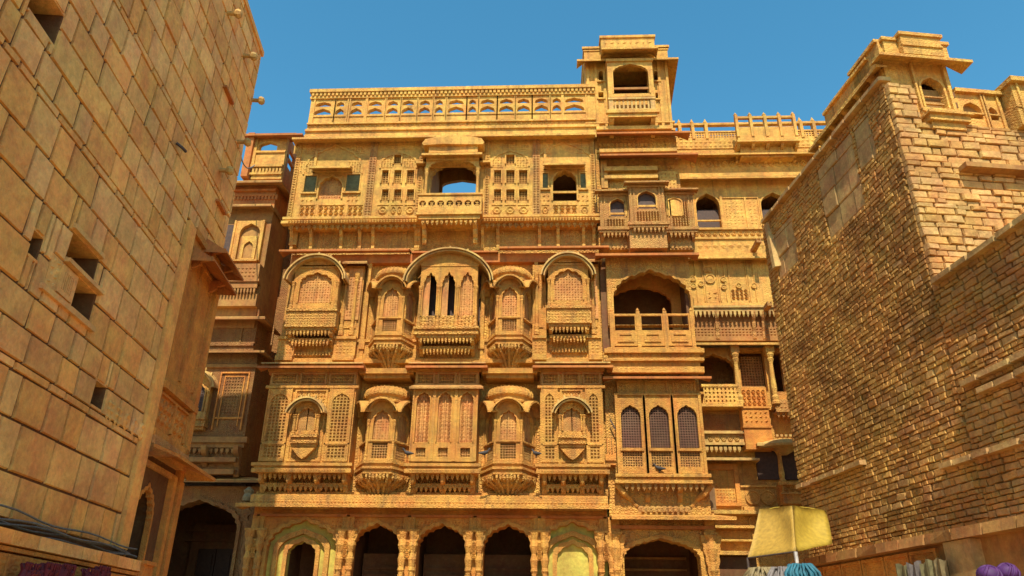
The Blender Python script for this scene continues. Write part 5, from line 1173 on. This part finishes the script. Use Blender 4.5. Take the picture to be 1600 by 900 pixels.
b = MB(); b.box(-6.4,-4.8,-.27,-.1,5.66,5.74); b.box(-6.0,-4.84,-.29,-.1,6.25,6.31); b.box(-6.05,-5.06,-.26,-.1,6.76,6.83); b.build('window_ledge', 'ashlar', HL)
# carved panel stones low on the wall
for k in range(5):
    x = -3.62+k*.33; z = 4.78-.0
    b = MB(); b.M = Matrix.Translation((x, -.225, z))
    b.relief(-.13,.13,-.17,.17,0,.13 if k < 2 else .26,.03,0 if k < 2 else 1); b.build('carved_panel', 'ashlar', HL)
b = MB(); b.box(-2.26,-1.88,-.27,-.1,2.85,9.05); b.build('corner_pilaster', 'ashlar', HL, label='tall smooth pilaster strip at the end of the block courses')
b = MB(); b.box(-1.88,0,-.20,-.1,4.9,9.1); b.mould(-1.88,.05,-.20,[(5.72,5.86,.12),(5.86,5.94,.06),(4.84,4.96,.10),(8.95,9.1,.08)]); b.box(-.16,.06,-.30,.5,4.3,9.0); b.build('end_bay', 'orange', HL)
b = MB(); 
for a, c in ((-1.78,-1.0),(-.92,-.22)): frame_around(b, rect(a,c,5.05,5.62), .04, -.25, -.20); b.relief(a+.05,c-.05,5.1,5.58,-.20,.26,.05,1)
for a, c in ((-1.75,-1.05),(-.95,-.25)): frame_around(b, rect(a,c,6.1,8.6), .04, -.24, -.20)
b.build('panel_frame', 'orange', HL)
b = MB(); b.chhajja(-1.86,.05,-.20,-.78,4.72,4.50,.06,.45,False,True); b.build('eave', 'orange', HL)
b = MB(); b.mould(-1.86,.03,-.10,[(4.52,4.84,.22),(4.3,4.4,.14)]); b.build('eave_course', 'pink', HL)
ad = arch(-1.35, .80, 2.32, 3.45, 4.0, 9, .09)
b = MB(); b.prism(rect(-1.88,-.5,2.3,4.35), -.16, -.1, [ad]); frame_around(b, ad, .07, -.20, -.16); b.box(-.45,-.28,-.30,-.1,2.3,4.35); b.box(-.22,.02,-.34,.4,2.3,4.3); b.build('door_surround', 'orange', HL)
b = MB(); b.box(-1.8,-.9,.28,.34,2.3,4.1); b.box(-1.37,-1.33,.24,.28,2.3,4.1)
for zz in (2.5,3.0,3.5): b.box(-1.7,-1.42,.25,.28,zz,zz+.4); b.box(-1.28,-1.0,.25,.28,zz,zz+.4)
b.build('door', 'wood', HL)
for zc_, xa, xb in ((8.55,-1.7,-.2),(9.05,-1.1,.1)):      # two tilted reddish slabs at the end of the wall
    b = MB(); b.chhajja(xa,xb,-.10,-.72,zc_+.28,zc_-.12,.04,.10); b.build('eave', 'red', HL)
    for x in (xa+.15, xb-.15):
        q = MB(); q.bracket(x,.08,-.1,-.6,zc_-.35,zc_+.05); q.build('bracket', 'red', HL)
for (x, z) in ((-2.62,14.15),(-1.2,14.2),(-.1,13.75),(-1.25,10.9),(-.5,12.2)):
    q = MB(); q.M = Matrix.Translation((x, -.1, z)) @ Matrix.Rotation(R(90), 4, 'X'); q.lathe(0,0,[(.05,0),(.05,.28),(.09,.30),(.11,.36),(.08,.42),(.02,.44)],8); q.build('stone_peg', 'pale', HL)
for (a, z) in ((-2.0,12.6),(-1.1,10.2)):
    q = MB(); q.box(a,a+.62,-.30,-.12,z,z+.05); q.build('thin_ledge', 'red', HL)
b = MB(); b.box(-14,0.02,-.26,.5,TOPL-.05,TOPL+.1); b.build('wall_coping', 'ashlar', HL)
b = MB(); b.tube([(-3.6,-.24,9.95),(-3.5,-.34,9.9),(-3.4,-.36,9.9)],.03,5); b.build('cable_clip', 'iron', HL)

# low wall of the stall terrace at the foot of the left house
LW = thing('left_terrace_wall', 'low sandstone wall with coping slabs under the cables at the bottom left', 'wall', (-7.60,15.0,0), math.pi/2-AZL)
b = MB(); b.box(-12,-1.55,-.42,-.12,0,2.52); b.build('wall_body', 'ashlar_mortar', LW)
x = -11.0; rr = random.Random(3)
cmesh = [stone_mesh('coping_stone', 'ashlar', .03, .02) for _ in range(3)]
lay(LW, [(-11+k*.62,-11+(k+1)*.62,2.50,2.68) for k in range(15)], cmesh, .012, .58, 'coping_stone', 'ashlar', .01)
wm = [stone_mesh('wall_stone', 'orange', .03, .02) for _ in range(4)]
V = masonry(-9,-1.55,0.3,2.5,(.5,.56),(.6,1.1),(),random.Random(9))
for r in V:
    o = bpy.data.objects.new('wall_stone', random.choice(wm)[0]); COL.objects.link(o); o.parent = LW; o.location = ((r[0]+r[1])/2, -.48, (r[2]+r[3])/2); o.scale = (r[1]-r[0]-.02, .14, r[3]-r[2]-.02)
q = MB(); q.box(-1.98,-1.52,-.62,-.12,0,2.62); q.box(-2.0,-1.5,-.66,-.1,2.62,2.68); q.build('end_pier', 'orange', LW)
b = MB()
for k, (dy, dz) in enumerate(((0,0),(.05,.05),(-.05,.03),(.02,.10),(.08,0))):
    pts = []
    for i in range(24):
        x = -10+i*.36; sag = .05*math.sin(i*.9+k*1.3)+.03*math.sin(i*.37+k)
        pts.append((x, -.33+dy+.04*math.sin(i*.5+k*2), 2.72+dz*1.3+sag*.6+.02*k))
    b.tube(pts, .014, 5)
o = b.build('cable_bundle', 'cable'); o.location = (-7.60,15.0,0); o.rotation_euler = (0,0,math.pi/2-AZL); tag(o, 'bundle of grey cables sagging along the coping at the foot of the block wall', 'cables')
# crimson fabric goods hanging low at the left
for k, (xx, zt_) in enumerate(((-5.9,2.30),(-5.45,2.34),(-5.05,2.36),(-4.35,2.36),(-3.95,2.42))):
    q = MB(); rr = random.Random(20+k)
    for s_ in range(14):
        a = rr.uniform(-.22,.22); q.tube([(a*.3,0,.0),(a*.8,-.05-.08*rr.random(),-.06-.05*rr.random()),(a,-.1*rr.random(),-.22-.1*rr.random()),(a*1.05,-.02,-.6)],[.02,.035,.05,.06],5)
    for s_ in range(10): q.lathe(rr.uniform(-.2,.2), -.12, [(.005,-.02-.2*rr.random()),(.02,.0),(.005,.02)],5)
    o = q.build('fabric_tassel', 'crimson'); o.parent = None
    o.matrix_world = MW @ Matrix.Translation((xx, -.72, zt_)) ; o.scale = (1,1,1)
    tag(o, ['crimson tasselled cloth hanging at the far bottom left corner', 'crimson tasselled cloth, second from the bottom left corner', 'crimson tasselled cloth, third from the bottom left corner', 'dark red tassel bunch left of the tallest red tassel', 'rightmost dark red tassel bunch before the terrace wall end'][k], 'cloth', 'red tasselled cloths on the left terrace wall')

# ================================================================== RIGHT HOUSE of rubble
AZR = R(-8.51); RZ = -math.pi/2-AZR
# local x = u (towards the camera), outside is -y
HR = thing('rubble_house', 'tall rubble stone house on the right with a sunlit end wall and arched roof lookout', 'house', (5.55, 17.0, 0), RZ)
MR = Matrix.Translation((5.55,17.0,0)) @ Matrix.Rotation(RZ, 4, 'Z')
ZT, ZLOW, UC = 11.15, 6.92, 5.58
b = MB(); b.box(0,UC-.12,-.05,6,0,ZT-.05); b.box(UC-.12,15,-.05,6,0,ZLOW-.05); b.build('wall_core', 'mortar', HR)
meshesR = [stone_mesh('rubble_stone', 'rubble', .07, .06, .14) for _ in range(12)]
patch = [(2.9,4.3,9.2,10.9), (.5,1.5,9.4,10.6), (4.4,4.95,9.9,10.9)]
holesR = patch
ra = masonry(0, UC, 2.9, ZT, (.06,.13), (.09,.33), holesR, random.Random(11))
rb = masonry(UC, 11, 2.9, ZLOW, (.055,.125), (.09,.34), holesR, random.Random(12))
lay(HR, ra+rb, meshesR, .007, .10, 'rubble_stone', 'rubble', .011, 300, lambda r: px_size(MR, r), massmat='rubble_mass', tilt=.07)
mp_ = [stone_mesh('dressed_block', 'plaster', .03, .03) for _ in range(4)]
pr_ = []
for p_ in patch: pr_ += masonry(p_[0],p_[1],p_[2],p_[3],(.4,.6),(.5,.75),(),random.Random(int(p_[0]*10)))
lay(HR, pr_, mp_, .012, .085, 'dressed_block', 'plaster', .02)
rg = random.Random(31)      # long flatter repair courses
for (a, c, z) in ((0.05,2.3,4.62),(5.8,9.2,5.15),(6.1,9.4,4.95),(4.9,8.4,4.1),(0.2,5.4,11.12),(5.7,10.8,6.9)):
    x = a
    while x < c:
        wd = rg.uniform(.3,.7); q = bpy.data.objects.new('course_stone', rg.choice(mp_)[0]); COL.objects.link(q); q.parent = HR; q.location = (x+wd/2,-.09,z+rg.uniform(-.015,.015)); q.scale = (wd-.02,.24,.09); x += wd
# pilaster-like buttress line at upper left of the side face
q = MB(); q.loft([[(x,y,9.7+(1.5)*0) for x,y in ((.35,-.02),(.45,-.2),(.6,-.2),(.7,-.02))],[(x,y,ZT-.1) for x,y in ((.15,-.02),(.22,-.14),(.36,-.14),(.45,-.02))]]); q.build('buttress', 'plaster', HR)
# end wall of the tall part, facing the camera
# its local x runs to the right along the end wall, outside is -y
MF = MR @ Matrix.Translation((UC,0,0)) @ Matrix.Rotation(math.pi/2, 4, 'Z')
ZF1 = 10.15
me_ = MB(); me_.box(-.06,6,-.05,.3,ZLOW-.3,ZF1); ob = me_.build('end_wall_core', 'mortar', HR, (UC,0,0)); ob.rotation_euler = (0,0,math.pi/2)
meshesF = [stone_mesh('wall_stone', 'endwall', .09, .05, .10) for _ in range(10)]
rf_ = masonry(-.09, 5.2, ZLOW-.2, ZF1+.85, (.085,.17), (.15,.46), [(.42,5.3,ZF1-.0,12),(-.1,.05,ZT-.1,12)], random.Random(14))
def lay2(rects):
    for r in rects[:300]:
        o = bpy.data.objects.new('wall_stone', random.choice(meshesF)[0]); COL.objects.link(o); o.parent = HR
        d_ = .10+random.uniform(-.02,.03); L_ = Matrix.Translation((UC,0,0)) @ Matrix.Rotation(math.pi/2,4,'Z') @ Matrix.Translation(((r[0]+r[1])/2, -d_/2, (r[2]+r[3])/2))
        o.location = L_.translation; o.rotation_euler = (0,0,math.pi/2); o.scale = (r[1]-r[0]-.008, d_, r[3]-r[2]-.008)
rf_.sort(key=lambda r: -px_size(MF, r)); lay2(rf_)
def BF(mb, name, mat):          # build a mesh given in end-wall coordinates as a part of the house
    o = mb.build(name, mat, HR, (UC,0,0)); o.rotation_euler = (0,0,math.pi/2); return o
q = MB(); q.box(.85,4.5,-.32,-.08,9.1,9.19); BF(q, 'thin_ledge', 'dimplain')
# lookout on the roof at the corner
wx = .85; aw = arch(wx, .44, 10.56, 11.02, 11.26, 0)
q = MB(); q.prism(rect(.0,1.28,10.1,11.62), .0, .14, [aw]); frame_around(q, aw, .04, -.04, 0)
q.box(.0,.12,.14,2.2,10.1,11.62); q.box(1.16,1.28,.14,2.2,10.1,11.62); q.box(.12,1.16,2.0,2.2,10.1,11.62); q.box(.5,.54,-.07,0,10.3,11.6); q.box(1.14,1.2,-.07,0,10.3,11.6); q.box(.5,1.2,-.10,0,10.42,10.5); BF(q, 'lookout', 'stone')
q = MB(); q.box(.5,1.28,-.22,0,10.14,10.26); q.box(.46,1.32,-.28,0,10.26,10.31); q.box(.56,1.2,-.15,0,10.0,10.14); BF(q, 'lookout_sill', 'stone')
q = MB(); q.box(.6,1.1,.10,.14,10.5,11.3); q.v=[];q.f=[]; q.box(.64,1.06,.02,.06,10.68,10.72); q.box(.64,1.06,.03,.06,10.85,10.88); BF(q, 'lookout_rail', 'brown')
for x in (.42, 1.24):
    for z in (10.62, 10.86): q = MB(); q.box(x-.05,x+.05,-.012,0,z,z+.12); BF(q, 'slot_window', 'room')
q = MB(); q.box(.12,1.16,.9,.95,10.1,11.6); BF(q, 'lookout_inner_wall', 'room')
q = MB(); q.chhajja(.0,1.28,0,-.34,11.66,11.50,.06,.28); q.box(.02,1.3,-.12,2.2,11.62,12.0); q.box(-.02,1.34,-.16,2.2,12.0,12.07); q.box(.3,1.1,-.24,.4,11.62,12.05); q.box(.26,1.14,-.28,.4,12.05,12.12); q.mould(.3,1.1,-.24,[(11.8,11.84,.03)]); BF(q, 'lookout_roof', 'stone')
# receding roof cornice along the side wall
q = MB(); q.box(3.1,UC-.06,-.02,.5,ZT+.02,ZT+.34); q.box(3.0,UC-.02,-.12,.5,ZT+.34,ZT+.42); q.box(3.9,UC-.3,-.06,.5,ZT+.42,ZT+.74); q.box(3.85,UC-.3,-.12,.5,ZT+.74,ZT+.80); q.box(4.7,UC+.06,-.06,1,ZT+.42,ZT+.86); q.box(4.65,UC+.06,-.12,1,ZT+.86,ZT+.93)
q.build('side_cornice', 'stone', HR)
q = MB(); q.chhajja(3.0,UC-.0,0,-.22,ZT+.38,ZT+.26,.05,.1); q.build('side_eave', 'stone', HR)
for x in (3.3,3.8,4.3,4.8,5.3): q = MB(); q.bracket(x,.1,0,-.2,ZT-.05,ZT+.3); q.build('bracket', 'stone', HR)
# parapets to the right of the lookout
hs_ = [arch(1.58+.0,.36,10.42,10.62,10.80,0), arch(1.98,.18,10.42,10.60,10.72,0), rect(9,9.1,9,9.1)][:2]
q = MB(); q.prism(rect(1.29,2.2,ZF1,10.98), .02, .12, hs_); q.box(1.29,2.25,-.06,.2,10.98,11.06); q.box(1.4,2.1,.0,.14,10.52,10.55); 
for x in (1.8,1.86,2.12): q.box(x-.015,x+.015,-.02,.02,ZF1,10.98)
BF(q, 'parapet', 'stone')
hs2 = [arch(2.55+i*.42,.17,10.46,10.66,10.80,0) for i in range(7)]
q = MB(); q.prism(rect(2.25,5.5,ZF1,11.08), -.25, -.12, hs2); q.box(2.2,5.5,-.36,.1,11.08,11.18); q.box(2.25,2.38,-.12,.1,ZF1,11.08); q.box(2.25,5.5,-.27,-.12,10.54,10.57)
for i in range(8): q.box(2.33+i*.42,2.37+i*.42,-.29,-.25,ZF1,11.08)
BF(q, 'parapet', 'stone')
q = MB(); q.box(0,6,.15,2.0,9.9,10.12); BF(q, 'roof_slab', 'stone')

# low wall and shop front at the foot of the rubble house
RW = thing('right_terrace_wall', 'low wall with coping slabs and orange panels under the rubble house, bottom right', 'wall', (5.55,17.0,0), RZ)
b = MB(); b.box(.2,12,-.42,-.12,0,2.95); b.build('wall_body', 'dimplain', RW)
cm = [stone_mesh('coping_stone', 'dimplain', .04, .02) for _ in range(3)]
lay(RW, [(.15+k*.66,.15+(k+1)*.66,2.93,3.10) for k in range(17)], cm, .012, .62, 'coping_stone', 'dimplain', .012)
for k in range(8):
    a = .5+k*.72
    if 5.0 < a+.3 < 5.9: continue
    q = MB(); q.prism(rect(a,a+.68,1.9,2.9), -.47, -.42, [rect(a+.05,a+.63,1.95,2.85)]); q.box(a+.05,a+.63,-.435,-.42,1.95,2.85); q.build('wall_panel', 'orange', RW)
q = MB(); q.loft([[(x,y,z) for x,y in ((5.15,-.42),(5.15,-.58),(5.75,-.58),(5.75,-.42))] for z in (0,1,2,2.93)]); q.build('rough_pier', 'plaster', RW)

# ================================================================== YELLOW TARPAULIN, CLOTHS, BIRDS
def P(px, py, Y): return at(px, py, Y)
TP = thing('tarpaulin_awning', 'faded yellow tarpaulin awning folded over a ridge in front of the rubble wall, bottom right', 'awning', tuple(P(1245,862,13.6)-Vector((0,0,P(1245,862,13.6).z))))
o0 = Vector(TP.location)
def sheet(pts, nx=10, nz=8, sag=.05, th=.012):
    (a, b, c, d_) = [Vector(p)-o0 for p in pts]; n_ = (b-a).cross(d_-a).normalized(); mb = MB(); V = []; rr = random.Random(4)
    for side in (0, 1):
        for i in range(nx+1):
            for j in range(nz+1):
                u, v = i/nx, j/nz; p = (a*(1-u)+b*u)*(1-v)+(d_*(1-u)+c*u)*v
                p = p-n_*(sag*math.sin(math.pi*u)*math.sin(math.pi*v)+.012*math.sin(9*u+4*v)+side*th); V.append(p)
    N = (nx+1)*(nz+1); fs = []
    for s_ in (0, 1):
        for i in range(nx):
            for j in range(nz):
                k = s_*N+i*(nz+1)+j; fs.append((k, k+1, k+nz+2, k+nz+1))
    for i in range(nx):
        for j in (0, nz): k = i*(nz+1)+j; fs.append((k, k+nz+1, k+nz+1+N, k+N))
    for j in range(nz):
        for i in (0, nx): k = i*(nz+1)+j; fs.append((k, k+1, k+1+N, k+N))
    return mb.add(V, fs)
A_, B_, C_ = P(1187,796,15.2), P(1238,790,14.4), P(1291,798,15.0)
D_, E_, F_ = P(1168,872,14.6), P(1243,862,13.6), P(1301,849,14.3)
sheet((D_,E_,B_,A_), sag=.13).build('left_sheet', 'tarp2', TP, smooth=True); sheet((E_,F_,C_,B_), sag=.13).build('right_sheet', 'tarp', TP, smooth=True)
sheet((A_,B_,C_,P(1240,796,16)), 6, 6, .02).build('top_sheet', 'tarp', TP, smooth=True)
for (p_, nm) in ((E_,0),(D_,1)):
    q = MB(); v = p_-o0; q.tube([(v.x,v.y,0.0),(v.x,v.y,v.z)],.025 if nm else .03,6); q.build('pole', 'whitish' if nm == 0 else 'iron', TP)
q = MB(); v, u_ = E_-o0, D_-o0; q.tube([v,u_],.015,5); q.build('edge_rope', 'iron', TP)
def turban(px, py, Y, r, mat, label, grp=None, strands=8, flat=.8):
    p_ = P(px, py, Y); q = MB(); rr = random.Random(int(px))
    q.lathe(0,0,[(.02,-r*flat),(r*.6,-r*flat*.85),(r*.95,-r*.3),(r,0),(r*.9,r*flat*.5),(r*.55,r*flat*.85),(.02,r*flat)],14)
    for k in range(strands):
        a0 = rr.uniform(0, 6.28); tl = rr.uniform(.3,1.1); pts = []
        for i in range(13):
            t = math.pi*(i/12)-math.pi/2; x = r*1.0*math.cos(t); z = r*flat*1.02*math.sin(t); y = 0
            y2 = x; X = math.cos(a0+t*.4)*y2; Yy = math.sin(a0+t*.4)*y2; pts.append((X, Yy, z))
        q.tube(pts, r*.13, 5)
    o = q.build('cloth_bundle', mat, None, tuple(p_), smooth=True); tag(o, label, 'cloth bundle', grp); return o
def bunch(px, py, Y, r, mat, label):
    p_ = P(px, py, Y); q = MB(); rr = random.Random(int(px)*3)
    q.lathe(0,0,[(.02,-.5),(r*.75,-.5),(r*.85,-.25),(r*.78,-.08),(r*.5,.0),(.02,.03)],12)
    for k in range(46):
        a = rr.uniform(0, 6.28); R_ = r*rr.uniform(.82,1.08); L_ = rr.uniform(.3,.5)
        q.tube([(R_*.15*math.cos(a),R_*.15*math.sin(a),.05),(R_*.6*math.cos(a),R_*.6*math.sin(a),.03+rr.uniform(-.01,.02)),(R_*.95*math.cos(a),R_*.95*math.sin(a),-.08),(R_*math.cos(a+.1),R_*math.sin(a+.1),-.2),(R_*math.cos(a+.15),R_*math.sin(a+.15),-L_)],[.02,.026,.026,.022,.012],5)
    o = q.build('cloth_bundle', mat, None, tuple(p_), smooth=True); tag(o, label, 'cloth bundle'); return o
bunch(1190,893,13.2,.30,'beige','beige rounded cloth bundle hanging left of the grey one below the tarpaulin')
bunch(1222,893,13.0,.27,'grey','grey rounded cloth bundle between the beige one and the teal one')
bunch(1252,888,12.8,.28,'teal','bright teal cloth bundle with hanging strands under the tarpaulin pole')
turban(1546,899,9.6,.125,'purple','left one of the two purple wrapped bundles at the bottom right edge',strands=12)
turban(1574,895,9.6,.12,'purple','right, slightly higher one of the two purple wrapped bundles',strands=12)
for k in range(4):       # row of hanging olive textiles on the low wall
    q = MB(); u0 = 4.05+k*.33
    V = []; nx, nz = 6, 5
    for i in range(nx+1):
        for j in range(nz+1): V.append((u0+.31*i/nx, -.70-.02*math.sin(i*1.7+k)-.02*(j/nz), 2.70-.9*j/nz+.03*math.sin(i*1.1+k*2)))
    N = len(V); V += [(x, y+.012, z) for x, y, z in V]; fs = []
    for s_ in (0,1):
        for i in range(nx):
            for j in range(nz): kk = s_*N+i*(nz+1)+j; fs.append((kk,kk+1,kk+nz+2,kk+nz+1))
    q.add(V, fs); o = q.build('hanging_textile', ['olive','grey','olive','beige'][k]); o.location = (5.55,17.0,0); o.rotation_euler = (0,0,RZ)
    tag(o, ['leftmost olive textile hanging on the low wall at the bottom right', 'greyish textile, second in the row hanging on the right low wall', 'olive textile, third in the row hanging on the right low wall', 'beige textile hanging nearest the rough pier on the right'][k], 'textile', 'textiles hanging on the right low wall')
def pigeon(p_, rz, label, s_=1):
    q = MB(); q.M = Matrix.Scale(s_, 4)
    q.loft([[(x, r*math.cos(a), .11+z+r*.9*math.sin(a)) for a in [k*math.pi/4 for k in range(8)]] for x, z, r in ((-.17,-.02,.01),(-.10,-.01,.035),(0,0,.062),(.07,.03,.05),(.10,.08,.028),(.125,.115,.03),(.15,.115,.018),(.18,.105,.004))])
    q.tube([(0,.02,.06),(0,.02,0)],.006,4); q.tube([(0,-.02,.06),(0,-.02,0)],.006,4)
    o = q.build('pigeon', 'bird', None, tuple(p_), smooth=True); o.rotation_euler = (0,0,rz); tag(o, label, 'bird'); return o
pigeon((gx(1030,722,YT-.1), YT-.06, zs0+.02), 2.6, 'dark pigeon sitting on the sill of the middle tall arched window', 1.0)
for (px_, py_, Yp_, rz_, lb_) in ((757,712,18.45,.5,'pigeon on the left rim of the right-hand lower oriel floor'),(838,713,18.5,2.4,'pigeon on the right rim of the right-hand lower oriel floor'),(637,712,18.5,2.8,'pigeon on the right rim of the left-hand lower oriel floor')):
    pigeon((gx(px_,py_,Yp_), Yp_, (gz(722,19.0) if py_ > 300 else pzt+.32)), rz_, lb_, 1.0)
pigeon((gx(308,748,YL_-.3), YL_-.35, z1+.14), 1.0, 'pigeon on the pale eave above the big dark arch', 1.2)
b = MB(); v = Vector((-7.35,YM-.25,4.75)); b.lathe(0,0,[(.02,0),(.12,.02),(.14,.12),(.10,.2),(.13,.28),(.05,.36),(.01,.38)],9); o = b.build('rag_bundle', 'beige', None, (-7.62,YM-.25,4.62)); tag(o, 'greyish rag bundle on the left end of the long ledge', 'rags')

b = MB(); w0, w1 = P(372,228,15.4), P(398,258,20.3); pts = [tuple(w0.lerp(w1, i/10)-Vector((0,0,.35*math.sin(math.pi*i/10)))) for i in range(11)]
b.tube(pts, .018, 5); tag(b.build('wire', 'cable'), 'thin pale wire slung from the block wall corner to the shaded mansion turret', 'wire')

# ================================================================== FINISHING: warmer bedding of the lower storeys, courses split one by one
bpy.context.view_layer.update()
for o in H.children_recursive:
    if o.type != 'MESH' or not o.data.vertices: continue
    zc = sum((o.matrix_world @ Vector(c)).z for c in o.bound_box)/8
    if zc < 11.9 and o.data.materials[0] == M['stone']: o.data.materials[0] = M['warm']
for o in [o for o in COL.objects if o.type == 'MESH' and o.name.split('.')[0] in ('string_course', 'parapet_base', 'base_course')]:
    me = o.data; n = len(me.vertices); par = list(range(n))
    def find(i):
        while par[i] != i: par[i] = par[par[i]]; i = par[i]
        return i
    for p in me.polygons:
        vs = list(p.vertices)
        for v in vs[1:]: par[find(v)] = find(vs[0])
    isl = {}
    for v in me.vertices: isl.setdefault(find(v.index), []).append(v.index)
    rng_ = sorted((min(me.vertices[i].co.z for i in l), max(me.vertices[i].co.z for i in l), k) for k, l in isl.items())
    groups = []
    for a, b_, k in rng_:
        if groups and a < groups[-1][1]+.03: groups[-1][2].add(k); groups[-1][1] = max(groups[-1][1], b_)
        else: groups.append([a, b_, {k}])
    if len(groups) < 2: continue
    for gi, gr in enumerate(groups):
        pf = [tuple(p.vertices) for p in me.polygons if find(p.vertices[0]) in gr[2]]
        ids = sorted({i for f in pf for i in f}); mp2 = {i: j for j, i in enumerate(ids)}
        nm = bpy.data.meshes.new(me.name); nm.from_pydata([me.vertices[i].co[:] for i in ids], [], [tuple(mp2[i] for i in f) for f in pf]); nm.materials.append(me.materials[0])
        if gi == 0: first = nm
        else:
            c = o.copy(); c.data = nm; COL.objects.link(c)
    o.data = first
